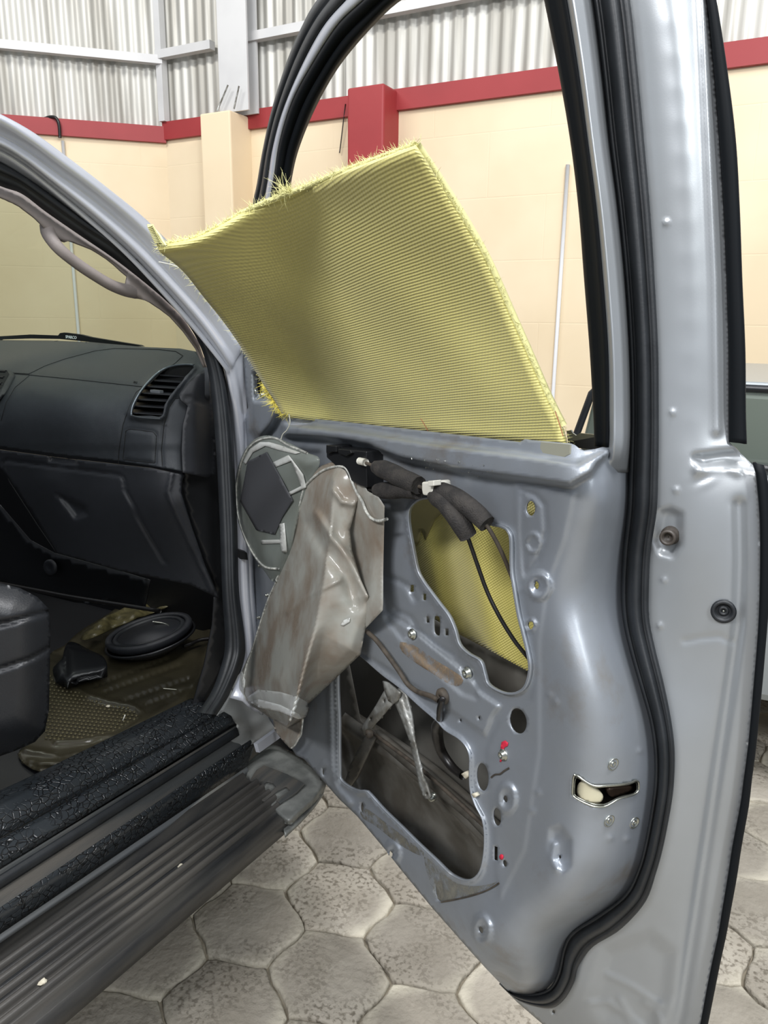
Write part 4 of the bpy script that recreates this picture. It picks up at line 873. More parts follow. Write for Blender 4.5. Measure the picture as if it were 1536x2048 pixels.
def panoff(P):
    z = PANF(P)
    z = z+.024*sstep(sdist(P, shelfpoly), -9, 3)
    z = z+.0016*sstep(sdist(P, raised), -4, 5)
    z = z+.005*sstep(sdist(P, panel2), -3, 3)
    z = z-.004*sstep(sdist(P, dished), -4, 5)
    z = z-.010*sstep(sdist(P, leftpocket), -8, 6)
    z = z+groove(P, [(757, 1146), (790, 1158), (815, 1172), (830, 1200)], .004, 5)+groove(P, [(790, 1220), (822, 1235), (838, 1262), (870, 1290), (908, 1312)], .004, 4)
    z = z+groove(P, [(1045, 990), (1044, 1060), (1050, 1150), (1075, 1120), (1092, 1060), (1088, 1010), (1070, 990), (1045, 982)], .003, 5)
    # raised rolled lips along the openings
    z = z+.006*np.exp(-(dist(P, SPK, True)/4.5)**2)+.006*np.exp(-(dist(P, LWH, True)/4.5)**2)
    z = z+.006*np.exp(-(dist(P, [(660, 1330), (662, 1440), (664, 1530), (672, 1575), (700, 1605)])/5)**2)
    z = z+.006*np.exp(-(dist(P, [(716, 1585), (735, 1582), (760, 1602), (830, 1672), (900, 1742)])/6)**2)
    for cx, cy, rx, ry, h in ((1077, 1172, 28, 32, .005), (1013, 1597, 22, 35, .004), (964, 1862, 21, 38, .0045), (786, 1706, 17, 28, .004), (650, 1543, 12, 22, .003), (1061, 1251, 12, 15, .003), (824, 1268, 13, 14, -.003), (935, 1346, 14, 16, -.003)):
        z = z+boss(P, cx, cy, rx, ry, h)
    z = z+.0035*np.exp(-(np.abs(np.hypot((P[:, 0]-1066)/14, (P[:, 1]-1086)/18)-1)/.2)**2)
    # long upright bead on the shut face, with pressed dimple by the latch
    z = z-.006*sstep(sdist(P, [(1104, 1660), (1120, 1655), (1138, 1680), (1138, 1730), (1122, 1742), (1104, 1722), (1100, 1690)]), -9, 9)
    z = z+.005*np.exp(-(dist(P, [(1108, 1690), (1106, 1720), (1116, 1738)])/7)**2)
    # mirror mount column at the front corner
    z = z+.020*sstep(sdist(P, [(496, 690), (530, 690), (556, 760), (560, 820), (545, 850), (520, 880), (498, 860)]), -8, 10)-.018*sstep(sdist(P, [(508, 745), (535, 745), (540, 800), (510, 800)]), -6, 6)
    # spot-weld dimples
    for cx, cy in ((1112, 1404), (1280, 1502), (1076, 1585), (1065, 1622), (1221, 1676), (1255, 1678), (1043, 1180), (1100, 1390)):
        z = z+.002*np.exp(-((P[:, 0]-cx)**2+(P[:, 1]-cy)**2)/30)
    return z
SPK = smoothpoly([(840, 999), (825, 1009), (817, 1023), (817, 1050), (825, 1095), (834, 1139), (844, 1160), (861, 1184), (879, 1208), (897, 1232), (909, 1259), (918, 1289), (936, 1307), (960, 1322), (969, 1349), (976, 1369), (1002, 1384), (1026, 1387), (1044, 1379), (1054, 1361), (1058, 1334), (1054, 1307), (1044, 1265), (1035, 1229), (1026, 1175), (1021, 1139), (1020, 1080), (1014, 1062), (1002, 1054), (975, 1047), (924, 1023), (879, 1003), (861, 997)], 150)
LWH = smoothpoly([(700, 1296), (723, 1313), (762, 1347), (798, 1374), (837, 1410), (872, 1440), (889, 1459), (915, 1475), (931, 1492), (939, 1514), (939, 1550), (941, 1583), (951, 1612), (964, 1638), (969, 1671), (967, 1713), (959, 1745), (944, 1760), (925, 1762), (899, 1749), (872, 1723), (837, 1690), (801, 1654), (768, 1622), (742, 1593), (731, 1583), (718, 1583), (700, 1576), (680, 1560), (678, 1534), (677, 1488), (677, 1443), (674, 1358), (680, 1310)], 150)
rect = lambda cx, cy, a, b, sk=0: [(cx-a, cy-b), (cx+a, cy-b+sk), (cx+a, cy+b+sk), (cx-a, cy+b)]
HOLES = [SPK, LWH, ell(1061, 1017, 9.5, 15), ell(1073, 1171, 4.5, 8), ell(1061, 1251, 6, 9), rect(824, 1177, 3.5, 7), rect(849, 1194, 3.2, 6.5), rect(855.5, 1239, 3.2, 6.5), rect(893.5, 1264, 3.5, 7),
         smoothpoly([(869, 1233), (876, 1232), (880, 1240), (880, 1264), (878, 1272), (870, 1268), (868, 1258), (868, 1240)], 20), ell(1036, 1442, 17, 26, -12), ell(965, 1554, 12, 28, -4), ell(1011, 1598, 4, 7, -8), ell(994, 1634, 8, 18, -5),
         rect(991.5, 1706, 3.5, 14, 2), ell(1009.5, 1727, 4, 7, -12), ell(879, 1783, 8, 20, -6), ell(962, 1860, 4, 7, -12), ell(782, 1708, 3, 6), ell(724, 1615, 3, 10), ell(646, 1544, 2.2, 6), ell(1120, 1714, 2, 3.5),
         [(515, 752), (523, 753), (524, 766), (524, 790), (520, 792), (516, 784), (514, 770)], ell(921, 1441, 2, 3), ell(958, 1436, 2, 3.5)]
LATCH = smoothpoly([(1149, 1550), (1156, 1552), (1172, 1564), (1190, 1572), (1215, 1571), (1255, 1567), (1273, 1561), (1277, 1566), (1277, 1580), (1268, 1589), (1240, 1597), (1215, 1611), (1200, 1614), (1178, 1610), (1150, 1595), (1145, 1588), (1146, 1560)], 50)
HOLES.append(LATCH)
dr = sheet('front_door', out, DOOR, panoff, M_['panelpaint'], TR, HOLES, 5.2, .0018, label='stripped silver inner sheet metal of the open front door', flange=.005)
def PO(x, y, e=0.0): return DOOR.one(x, y, float(panoff(np.array([[x, y]], float))[0])+e)
# ---------- shut face beyond the weatherstrip
shut_out = [(p[0]-8, p[1]-2) if p[1] < 1780 else (p[0]-6, p[1]-6) for p in SR]+[(1035, 2005), (1087, 2050), (1130, 2095), (1200, 2125), (1385, 2125)]+FL[::-1]
shut_out = [p for p in shut_out]
shut_out = [(SR[0][0]-8, SR[0][1])]+shut_out[1:]
EL = [(1322, -90), (1338, 0), (1352, 140), (1362, 280), (1370, 420), (1375, 560), (1378, 700), (1380, 880), (1379, 1000), (1376, 1100), (1362, 1200), (1350, 1280), (1350, 1365), (1370, 1445), (1376, 1526), (1368, 1606), (1352, 1690), (1332, 1762), (1300, 1830), (1262, 1880), (1214, 1940), (1190, 1990), (1150, 2040)]
c2t = [(x, y, -.104) for x, y in arcsample([(a, b) for a, b in SR], 46)]+[(x, y, -.112) for x, y in arcsample(EL, 34)]
c2t += [(x, y, -.152) for x, y in arcsample(FL, 40)]+[(x-16, y, -.146) for x, y in arcsample(FL, 30)]+[(1087, 2050, -.14), (1200, 2125, -.15), (1300, 2125, -.152)]
SHF = tps(c2t, 4e-2)
def shoff(P):
    z = SHF(P)
    # second fold near the outer edge
    z = z+.004*np.exp(-(dist(P, [(1390, -90), (1405, 0), (1418, 280), (1430, 560), (1434, 860)])/9)**2)
    z = z-.006*np.exp(-(dist(P, [(1478, 1010), (1480, 1120), (1476, 1250), (1455, 1400), (1440, 1500), (1418, 1650), (1398, 1780), (1380, 1900), (1362, 2020), (1340, 2110)])/13)**2)
    # belt step
    z = z-.009*sstep(sdist(P, [(1392, 915), (1440, 908), (1520, 900), (1530, 940), (1500, 936), (1460, 930), (1410, 932)]), -14, 8)
    z = z+.004*np.exp(-(dist(P, [(1396, 940), (1420, 932), (1450, 930), (1475, 940)])/10)**2)
    z = z+.0008*np.sin((P[:, 0]*.6+P[:, 1])/6)*np.exp(-(((P[:, 0]-1405)/22)**2+((P[:, 1]-960)/16)**2))
    # recess of the bump stop
    z = z-.006*sstep(sdist(P, [(1322, 1022), (1340, 1018), (1362, 1028), (1360, 1090), (1345, 1112), (1322, 1106), (1310, 1080)]), -9, 10)
    for cx, cy in ((1345, 825), (1352, 980), (1327, 1160), (1319, 1251), (1332, 445)):
        z = z+.0025*np.exp(-((P[:, 0]-cx)**2+(P[:, 1]-cy)**2)/22)
    z = z-.0012*np.exp(-(dist(P, [(1370, 1282), (1400, 1276), (1440, 1272), (1462, 1284)])/6)**2)
    z = z-.006*sstep(sdist(P, [(1212, 1900), (1300, 1868), (1345, 1905), (1340, 1990), (1300, 2060), (1210, 2040), (1180, 2000)]), -18, 22)
    for ln_ in ([(1215, 1950), (1262, 1972), (1320, 2010)], [(1180, 2006), (1216, 2004), (1250, 2030), (1270, 2060)], [(1240, 2000), (1256, 2025), (1280, 2050)], [(1290, 2006), (1312, 2020), (1322, 2050)]):
        z = z+.0022*np.exp(-(dist(P, ln_)/7)**2)
    return z
sf = sheet('shut_face', shut_out, DOOR, shoff, M_['paint'], dr, [ell(1447, 1222, 17, 19), ell(1107, 2024, 3, 4)], 6, .002, label='bright silver shut face of the door, outside the seal')
def SO(x, y, e=0.0): return DOOR.one(x, y, float(shoff(np.array([[x, y]], float))[0])+e)
# door weatherstrip, ribbed rubber with a round bulb
prof = [(0, -.004), (.03, .006), (.12, .010), (.19, .008), (.22, .002), (.26, .010), (.40, .018), (.50, .020), (.60, .017), (.70, .012), (.73, .008), (.80, .012), (.92, .010), (1, -.003)]
strip('weatherstrip', [[(x, y, -.100) for x, y in SL], [(x, y, -.104) for x, y in SR]], DOOR, M_['rubber'], dr, 150, prof, match=True, label='ribbed black rubber weatherstrip around the shut face')
# black edge strips: window part and lower part
strip('edge_trim', [[(x-3, y, -.146) for x, y in FL[:9]], [(x, y, -.152) for x, y in GL]], DOOR, M_['tape'], dr, 50, [(0, -.006), (.1, .003), (.5, .005), (.95, .002), (1, -.012)], .003, match=True, label='black strip along the rear edge of the window frame')
gg = arcsample(GL2, 60); ff = arcsample(FL2[:1]+FL2[1:], 60)
strip('edge_trim', [[(x-2, y, -.143) for x, y in ff], [(x, y, -.150) for x, y in gg]], DOOR, M_['tape'], dr, 60, [(0, -.006), (.06, .003), (.5, .005), (.95, .002), (1, -.012)], .003, match=True, label='black edge guard down the rear edge of the door')
# rear window frame: glass channel and inner silver rail
RA = [(1070, -90), (1088, 0), (1116, 140), (1140, 280), (1157, 420), (1168, 560), (1179, 700), (1186, 820), (1189, 893)]
RBk = [(1112, -90), (1130, 0), (1153, 140), (1172, 280), (1190, 420), (1203, 560), (1213, 700), (1215, 820), (1214, 895)]
strip('glass_channel', [[(x, y, -.052) for x, y in RA], [(x, y, -.045) for x, y in RBk]], DOOR, M_['tape'], dr, 50, [(0, -.02), (.04, 0), (.2, .004), (.5, .0), (.8, .004), (1, .006)], .003, match=True)
rail = [[(x, y, -.045) for x, y in RBk]+[(1206, 940, -.02)], [(x*.7+x2*.3, y, -.030) for (x, y), (x2, y2) in zip(RBk, SL[:8]+[SL[8]])]+[(1222, 940, -.045)], [(x*.3+x2*.7, y, -.045) for (x, y), (x2, y2) in zip(RBk, SL[:9])]+[(1236, 945, -.062)], [(x+6, y, -.102) for x, y in SL[:9]]+[(1260, 945, -.100)]]
strip('window_frame', rail, DOOR, M_['paint'], dr, 60, None, .002, 5, match=True, label='silver rear post of the door window frame')
# front of the window frame: rubber, silver rail, rubber, carried over the top off-frame to meet the rear post
F1 = [(488, 690), (491, 620), (496, 520), (506, 415), (515, 370), (527, 300), (545, 220), (575, 125), (605, 55), (637, 0), (720, -100), (850, -190), (1000, -230), (1130, -190), (1200, -90)]
F2 = [(505, 690), (510, 620), (518, 520), (529, 405), (536, 360), (545, 300), (565, 225), (602, 135), (645, 55), (692, 0), (765, -75), (870, -140), (985, -160), (1080, -140), (1130, -70)]
F3 = [(512, 690), (518, 620), (528, 520), (541, 400), (549, 350), (560, 280), (585, 200), (620, 135), (675, 50), (727, 0), (790, -55), (880, -110), (975, -125), (1062, -110), (1110, -60)]
F4 = [(540, 690), (548, 620), (562, 520), (576, 400), (583, 350), (595, 300), (620, 235), (650, 175), (685, 120), (740, 55), (798, 0), (885, -50), (965, -62), (1030, -60), (1075, -40)]
def fx(L, o): return [(x, y, o) for x, y in L]
strip('frame_seal', [fx(F1, -.12), fx(F2, -.085)], DOOR, M_['rubber'], dr, 70, [(0, -.01), (.08, .004), (.3, .016), (.42, .008), (.5, .010), (.7, .018), (.9, .010), (1, 0)], .002, match=True, label='black rubber seal around the front of the window frame')
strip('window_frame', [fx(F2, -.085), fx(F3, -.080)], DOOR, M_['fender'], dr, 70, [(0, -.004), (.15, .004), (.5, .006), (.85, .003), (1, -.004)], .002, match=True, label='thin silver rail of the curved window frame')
strip('glass_channel', [fx(F3, -.080), fx(F4, -.10)], DOOR, M_['tape'], dr, 70, [(0, -.002), (.2, .010), (.45, .006), (.5, -.002), (.55, .006), (.8, .012), (1, -.012)], .002, match=True)
sheet('mirror_backing', [(490, 700), (528, 700), (556, 760), (566, 830), (545, 860), (498, 850)], DOOR, -.035, M_['gap'], dr, (), 12, .003)
# ---------- outer skin and inside of the door shell
osk = left[:2]+[(478, 680)]*0+[(490, 690), (500, 1000), (515, 1300), (545, 1440), (600, 1500), (660, 1560), (771, 1690), (862, 1800), (971, 1925), (1087, 2040), (1300, 2100), (1388, 2100), (1410, 2000), (1440, 1850), (1470, 1690), (1490, 1560), (1508, 1400), (1518, 1250), (1520, 1100), (1512, 945), (1300, 930), (1150, 925), (1000, 915), (800, 895), (600, 875), (500, 860)]
OS = lambda P: -.158+.0*P[:, 0]
sheet('outer_skin', [(x, y) for x, y in osk[2:]], DOOR, lambda P: -.158+.018*np.sin(np.clip((P[:, 1]-900)/1100, 0, 1)*pi)*0, M_['skinin'], dr, (), 26, .002, label='grimy inside of the outer door skin')
# skin bulge seen through the lower opening, crash bar and lower lip
tube('crash_bar', [DOOR.one(700, 1440, -.11), DOOR.one(850, 1545, -.115), DOOR.one(1010, 1690, -.12)], .022, M_['dirtysteel'], dr, 12, 20, label='dark crash bar across the inside of the door')
sheet('inner_sill_plate', [(640, 1300), (690, 1290), (720, 1440), (742, 1462), (830, 1555), (905, 1625), (980, 1700), (980, 1800), (900, 1780), (760, 1640), (700, 1590), (640, 1560)], DOOR, lambda P: -.10-.035*sstep(sdist(P, [(660, 1440), (742, 1462), (830, 1555), (905, 1625), (990, 1700), (990, 1820), (700, 1600)]), 0, 30), M_['dirtysteel'], dr, (), 10, .002)
# bottom of glass carrier
DPT = lambda x, y, o: DOOR.one(x, y, o)
sheet('lift_channel', [(738, 1464), (750, 1462), (850, 1545), (935, 1618), (975, 1660), (975, 1682), (935, 1640), (850, 1568), (745, 1478)], DOOR, -.078, M_['dirtysteel'], dr, (), 8, .012, label='grimy glass lift channel')
tube('channel_lip', [DPT(740, 1462, -.07), DPT(850, 1545, -.07), DPT(972, 1655, -.07)], .0035, M_['brown'], dr, 6, 12)
# scissor regulator arms
arm1 = [(770, 1378), (778, 1374), (793, 1396), (782, 1412), (733, 1470), (727, 1470), (721, 1458), (726, 1450), (752, 1410)]
o = sheet('regulator_arm', arm1, DOOR, lambda P: -.050+.004*np.exp(-(dist(P, [(786, 1392), (730, 1462)])/4)**2), M_['zinc'], dr, [ell(741, 1438, 2.5, 4), ell(768, 1402, 2, 4)], 4, .004)
arm2 = [(786, 1380), (800, 1376), (812, 1392), (822, 1430), (836, 1500), (850, 1560), (860, 1594), (858, 1598), (848, 1597), (838, 1570), (830, 1530), (818, 1480), (800, 1432), (788, 1404)]
o = sheet('regulator_arm', arm2, DOOR, lambda P: -.044+.005*np.exp(-(dist(P, [(800, 1400), (830, 1490), (846, 1560)])/4)**2), M_['zinc'], dr, [ell(853, 1588, 2.5, 4), ell(819, 1484, 2, 3.5)], 4, .004)
sheet('regulator_bracket', [(765, 1362), (775, 1366), (800, 1386), (796, 1400), (786, 1408), (776, 1402), (768, 1380)], DOOR, -.038, M_['zinc'], dr, (), 5, .004)
arm3 = [(728, 1476), (745, 1462), (750, 1476), (712, 1556), (700, 1572), (690, 1562), (700, 1530)]
sheet('regulator_arm', arm3, DOOR, -.072, M_['dirtysteel'], dr, (), 6, .006)
lathe('arm_pivot', DPT(742, 1466, -.05), DW, [(.008, 0), (.008, .008), (.004, .01), (.001, .01)], M_['brown'], dr, 12)
lathe('arm_pivot', DPT(869, 1592, -.06), DW, [(.007, 0), (.007, .01), (.001, .012)], M_['bolt'], dr, 10)
# grommet with grimy wires
lathe('wire_grommet', PO(888, 1392, .001), DW, [(.012, 0), (.012, .005), (.009, .008), (.004, .008), (.001, .006)], M_['brown'], dr, 16)
tube('wire', [PO(x, y, .012) for x, y in ((733, 1262), (752, 1280), (775, 1310), (800, 1345), (815, 1368), (835, 1383), (862, 1392), (878, 1402))], .0038, M_['brown'], dr, 7, 40, label='grimy wire crossing the panel')
tube('wire', [PO(885, 1398, .014), DPT(880, 1420, .012), DPT(880, 1438, -.0), DPT(874, 1456, -.02), DPT(876, 1480, -.03), DPT(884, 1505, -.04), DPT(905, 1535, -.045), DPT(925, 1552, -.04)], [.0045, .005, .006, .009, .009, .008, .007, .006], M_['cable'], dr, 9, 40, label='sleeved wire hanging into the door')
sheet('wire_clip', [(922, 1548), (931, 1543), (936, 1552), (931, 1558)], DOOR, -.03, M_['chip'], dr, (), 4, .006)
sheet('wire_clip', [(942, 1588), (949, 1586), (953, 1592), (948, 1596)], DOOR, .006, M_['chip'], dr, (), 4, .006)
# bolts of the panel
def screw(x, y, r, f=PO, nm='bolt', m=None, n=DW):
    return lathe(nm, f(x, y, .0), n, [(r*1.45, 0), (r*1.45, .0018), (r, .002), (r*.96, .006), (r*.5, .0065), (r*.42, .004), (.0006, .004)], m or M_['bolt'], dr, 14)
for x, y, r in ((826, 1268, .0058), (936, 1346, .0062), (1008, 1509, .0052), (510, 783, .0045), (527, 790, .0045)): screw(x, y, r)
# shut face bolts by the latch, tilted with the face
TN = PO(1240, 1600); TX = PO(1262, 1600)-PO(1218, 1600); TY = PO(1240, 1640)-PO(1240, 1560); SNn = np.cross(TX, TY); SNn /= np.linalg.norm(SNn); SNn = SNn if SNn@(CAM-TN) > 0 else -SNn
for x, y in ((1226, 1528), (1218, 1641), (1268, 1645)):
    lathe('latch_screw', PO(x, y, .0), SNn, [(.0066, -.001), (.0074, .0012), (.0066, .0012), (.0052, -.0008), (.0036, -.0012), (.0034, .0012), (.0022, .0014), (.0016, -.0005), (.0004, -.0005)], M_['bolt'], dr, 18, label='recessed star-drive screw of the door latch')
# latch behind its shaped opening
LB = lambda x, y, o: PO(x, y, o)
def patch(name, poly, o, m, th=.003, lab=None):
    return sheet(name, poly, DOOR, lambda P: panoff(P)+o, m, dr, (), 4, th, label=lab)
patch('latch_plate', [(x+(x-1212)*.10, y+(y-1582)*.25) for x, y in LATCH], -.024, mat('latch_dark', (38, 34, 31), .4, .4))
patch('latch_pawl', smoothpoly([(1158, 1566), (1176, 1568), (1192, 1580), (1206, 1590), (1202, 1604), (1186, 1606), (1164, 1598), (1154, 1586)], 30), -.012, mat('cream_nylon', (214, 206, 176), .4), .008, 'cream nylon latch pawl')
patch('latch_lever', smoothpoly([(1216, 1578), (1240, 1574), (1262, 1572), (1268, 1578), (1246, 1588), (1222, 1594)], 24), -.014, mat('bronze_lever', (74, 60, 50), .35, .6), .005)
tube('latch_lip', [PO(x, y, .0015) for x, y in LATCH+LATCH[:1]], .0012, M_['bolt'], dr, 6, 90)
tube('latch_lip', [PO(x+(1212-x)*.05, y+(1582-y)*.14, -.006) for x, y in LATCH+LATCH[:1]], .001, M_['bolt'], dr, 6, 90)
# grommet plug and bump stop on the shut face
SN = np.cross(SO(1460, 1222)-SO(1434, 1222), SO(1447, 1240)-SO(1447, 1204)); SN /= np.linalg.norm(SN); SN = SN if SN@(CAM-SO(1447, 1222)) > 0 else -SN
lathe('rubber_plug', SO(1447, 1222, .0), SN, [(.0125, -.002), (.0130, .0022), (.0105, .0038), (.0088, .0030), (.0076, -.0012), (.0052, -.0016), (.0048, .0012), (.0030, .0014), (.0022, -.0004), (.0004, -.0004)], M_['rubber'], dr, 28, label='round black rubber plug in the shut face')
lathe('plug_pin', SO(1447, 1222, .0008), SN, [(.0012, 0), (.001, .001), (.0003, .001)], M_['bolt'], dr, 8)
c = SO(1342, 1070, 0); ax_ = np.array([-.25, -1, .05])*.6+SN*.6; ax_ /= np.linalg.norm(ax_)
lathe('bump_stop', c, ax_, [(.0105, -.002), (.0105, .004), (.0085, .006), (.0075, .011), (.0085, .012), (.0088, .017), (.0075, .0185), (.0055, .0175), (.0045, .012), (.0005, .012)], mat('bump_rubber', (58, 52, 46), .5), dr, 20, label='small dark rubber bump stop')
# red marker strokes
patch('red_mark', [(1001, 1495), (1003, 1484), (1010, 1481), (1016, 1486), (1015, 1492), (1008, 1496), (1006, 1508), (1002, 1524), (999, 1524), (1002, 1508)], .0012, M_['redmark'], .0004, 'red marker stroke behind a bolt')
patch('red_mark', ell(1002.5, 1714, 4, 5.5), .0012, M_['redmark'], .0004, 'small red marker dot between two holes')
# sealant tear lines
tube('sealant_line', [PO(x, y, .001) for x, y in ((882, 1804), (896, 1802), (920, 1797), (948, 1790), (975, 1780), (998, 1766))], .0011, M_['brown'], dr, 5, 30)
tube('sealant_line', [PO(x, y, .001) for x, y in ((982, 1555), (990, 1549), (1000, 1548), (1008, 1542), (1018, 1536))], .0011, M_['brown'], dr, 5, 20)
# dirty bands left by the old liner glue
patch('glue_stain', smoothpoly([(800, 1284), (830, 1292), (870, 1320), (900, 1338), (925, 1356), (920, 1372), (898, 1368), (860, 1344), (820, 1318), (802, 1300)], 30), .0006, glue('glue_brown', (134, 116, 94)), .0003)
patch('glue_stain', smoothpoly([(722, 1616), (740, 1622), (790, 1660), (838, 1698), (850, 1706), (842, 1712), (800, 1690), (755, 1655), (724, 1635)], 30), .0006, glue('glue_grey', (112, 109, 98)), .0003)
patch('glue_stain', smoothpoly([(848, 1714), (866, 1726), (905, 1762), (938, 1772), (972, 1770), (994, 1764), (960, 1784), (920, 1796), (886, 1802), (870, 1792), (858, 1760)], 30), .0006, glue('glue_grey2', (120, 118, 108)), .0003)
# foil flakes on the shelf slope
V, F = [], []
for k in range(70):
    x = 800+random.random()**1.3*190; y = 915+(x-800)*.17+random.gauss(0, 6); c = PO(x, y, .001); r = random.uniform(.0006, .0018)
    v = [c+np.array([random.uniform(-r, r), random.uniform(-r, r), random.uniform(-r, r)]) for _ in range(3)]; b = len(V); V += v; F.append((b, b+1, b+2))
put('foil_flakes', V, F, M_['bolt'], dr, False, 'stuff')
# latch release box with its two cables in foam sleeves
bc = [(652, 890), (671, 892), (671, 896), (700, 899), (732, 903), (733, 975), (720, 972), (700, 960), (680, 940), (664, 925), (653, 915)]
prism('release_box', bc, DOOR, .030, .03, M_['black'], dr, .002, 'black latch release housing')
prism('release_box_rib', [(652, 890), (672, 892), (672, 904), (662, 904), (656, 908), (652, 906)], DOOR, .036, .008, M_['black'], dr, .001)
prism('release_box_rib', [(676, 898), (700, 900), (702, 906), (690, 912), (676, 906)], DOOR, .036, .008, M_['black'], dr, .001)
tube('cable_end', [DPT(719, 922, .034), DPT(732, 925, .034)], [.0055, .0055], M_['white'], dr, 10, 6, label='white cable end cap')
D3 = DPT
tube('control_cable', [D3(x, y, o) for x, y, o in ((730, 925, .034), (752, 934, .032), (800, 955, .03), (836, 972, .028), (870, 984, .028), (905, 1000, .028), (950, 1030, .026), (972, 1050, .022), (990, 1078, .012), (1008, 1115, 0), (1022, 1150, -.012), (1036, 1185, -.02))], .0026, M_['brown'], dr, 8, 90, label='brown control cable')
tube('control_cable', [D3(x, y, o) for x, y, o in ((735, 981, .024), (760, 981, .024), (800, 980, .026), (845, 982, .026), (872, 990, .026), (900, 1018, .026), (925, 1055, .026), (936, 1076, .022), (955, 1130, .012), (975, 1185, .004), (1000, 1235, -.004), (1028, 1280, -.012), (1050, 1308, -.02), (1062, 1322, -.03))], .0026, M_['cable'], dr, 8, 90, label='black control cable')
def sleeve(pts, r, lab):
    P = [D3(*p) for p in pts]; tube('foam_sleeve', P, [r*.72, r, r, r*1.05, r, r, r*.92], M_['foam'], dr, 10, 24, label=lab)
sleeve([(752, 934, .032), (775, 942, .032), (805, 957, .03), (838, 971, .028)], .0135, 'upper left foam sleeve on the control cable')
sleeve([(753, 980, .024), (780, 981, .024), (810, 979, .026), (836, 982, .026)], .0125, 'lower left foam sleeve on the control cable')
sleeve([(866, 978, .030), (900, 990, .030), (940, 1015, .028), (974, 1048, .022)], .0125, 'upper right foam sleeve on the control cable')
sleeve([(866, 990, .034), (893, 1008, .036), (920, 1045, .034), (937, 1073, .026)], .0125, 'lower right foam sleeve on the control cable')
prism('cable_clip', [(843, 964), (862, 963), (864, 968), (866, 985), (858, 992), (845, 990), (843, 980)], DOOR, .042, .03, M_['white'], dr, .002, 'white plastic cable clip')
prism('cable_clip_tab', [(855, 962), (867, 961), (867, 972), (856, 973)], DOOR, .048, .012, M_['white'], dr, .001)
# belt slot hardware seen at the rear end of the sheet
prism('slot_bracket', [(1133, 862), (1142, 860), (1145, 866), (1152, 871), (1160, 866), (1188, 869), (1190, 896), (1168, 900), (1150, 890), (1136, 886)], DOOR, -.12, .002, M_['bolt'], dr)
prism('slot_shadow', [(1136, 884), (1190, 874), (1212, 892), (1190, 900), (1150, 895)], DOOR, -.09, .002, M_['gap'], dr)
prism('belt_notch', [(1082, 884), (1140, 889), (1139, 908), (1128, 914), (1086, 906), (1080, 896)], DOOR, .0345, .002, mat('primer_patch', (138, 138, 124), .6), dr)
# rough crimped end of hinge area: small bolts and gap
prism('check_strap_slot', [(479, 1101), (494, 1106), (496, 1120), (480, 1118)], PL, .016, .02, M_['gap'], TR)
for x, y in ((521, 1131), (519, 1235), (536, 1190)): screw(x, y, .003)

# ================================================================== YELLOW ARAMID SHEETS
def coons(L, R, T, B, nu, nv):
    """patch from four boundary polylines (x,y,off)"""
    T, B = arcsample(T, nu), arcsample(B, nu); L, R = arcsample(L, nv), arcsample(R, nv); out = np.zeros((nu, nv, 3))
    for i in range(nu):
        u = i/(nu-1)
        for j in range(nv):
            v = j/(nv-1)
            out[i, j] = (1-v)*T[i]+v*B[i]+(1-u)*L[j]+u*R[j]-((1-u)*(1-v)*T[0]+u*(1-v)*T[-1]+(1-u)*v*B[0]+u*v*B[-1])
    return out
Lb = [(316, 492, .30), (365, 532, .24), (410, 588, .185), (460, 652, .132), (500, 712, .085), (530, 762, .052), (555, 800, .03), (572, 832, .02)]
Rb = [(832, 290, .115), (880, 362, .088), (930, 442, .062), (975, 522, .038), (1020, 622, .014), (1060, 712, -.003), (1095, 792, -.017), (1125, 852, -.028), (1137, 892, -.03)]
Tb = [(316, 492, .30), (400, 472, .245), (500, 418, .19), (600, 378, .155), (700, 338, .135), (832, 290, .115)]
Bb = [(572, 832, .02), (640, 842, -.01), (700, 850, -.03), (850, 866, -.03), (1000, 884, -.03), (1137, 900, -.03)]
G = coons(Lb, Rb, Tb, Bb, 44, 40)
nu, nv = 44, 40
XY = G.reshape(-1, 3); uu = np.repeat(np.linspace(0, 1, nu), nv); vv = np.tile(np.linspace(0, 1, nv), nu)
wv = .006*np.sin(uu*9+vv*4)*(1-vv)+.004*np.sin(uu*17-vv*7)*(1-vv)*vv*2
X = DOOR.at(XY[:, 0], XY[:, 1], XY[:, 2]+wv)
ysh = put('aramid_sheet', X, grid_faces(nu, nv), M_['aramid'], None)
solid(ysh, .007); tag(ysh, 'large curled yellow woven aramid sheet standing in the door window slot', 'fabric sheet')
def fuzz(name, line, m, parent, n, length, nrm, rad=.00035, bias=(0, 0, 0)):
    """short broken threads along an edge"""
    P = arcsample(line, n); V, F = [], []
    for p in P:
        base = p+RNG.normal(0, .0015, 3); d = np.array(nrm)*RNG.uniform(.2, 1)+RNG.normal(0, .55, 3)+np.array(bias); d /= np.linalg.norm(d); Lh = length*RNG.uniform(.25, 1)**1.4
        bend = RNG.normal(0, .35, 3); q1 = base+d*Lh*.5; q2 = base+(d+bend)*Lh
        s = np.cross(d, CAM-base); s /= np.linalg.norm(s); s *= rad; t = np.cross(d, s); t *= rad/np.linalg.norm(t)
        b = len(V)
        for q, k in ((base, 1), (q1, .8), (q2, .2)): V += [q+s*k, q-s*.5*k+t*k, q-s*.5*k-t*k]
        for r in (0, 3):
            for k in range(3): F.append((b+r+k, b+r+(k+1) % 3, b+r+3+(k+1) % 3, b+r+3+k))
    return put(name, V, F, m, parent, False, 'stuff')
E3 = lambda line, e=0: [DOOR.one(x, y, o+e) for x, y, o in line]
upn = DOOR.one(500, 380, .19)-DOOR.one(510, 418, .19); upn /= np.linalg.norm(upn)
lfn = DOOR.one(440, 660, .05)-DOOR.one(460, 650, .05); lfn /= np.linalg.norm(lfn)
fuzz('frayed_top_edge', E3(Tb, .0), M_['fray'], ysh, 1500, .010, upn)
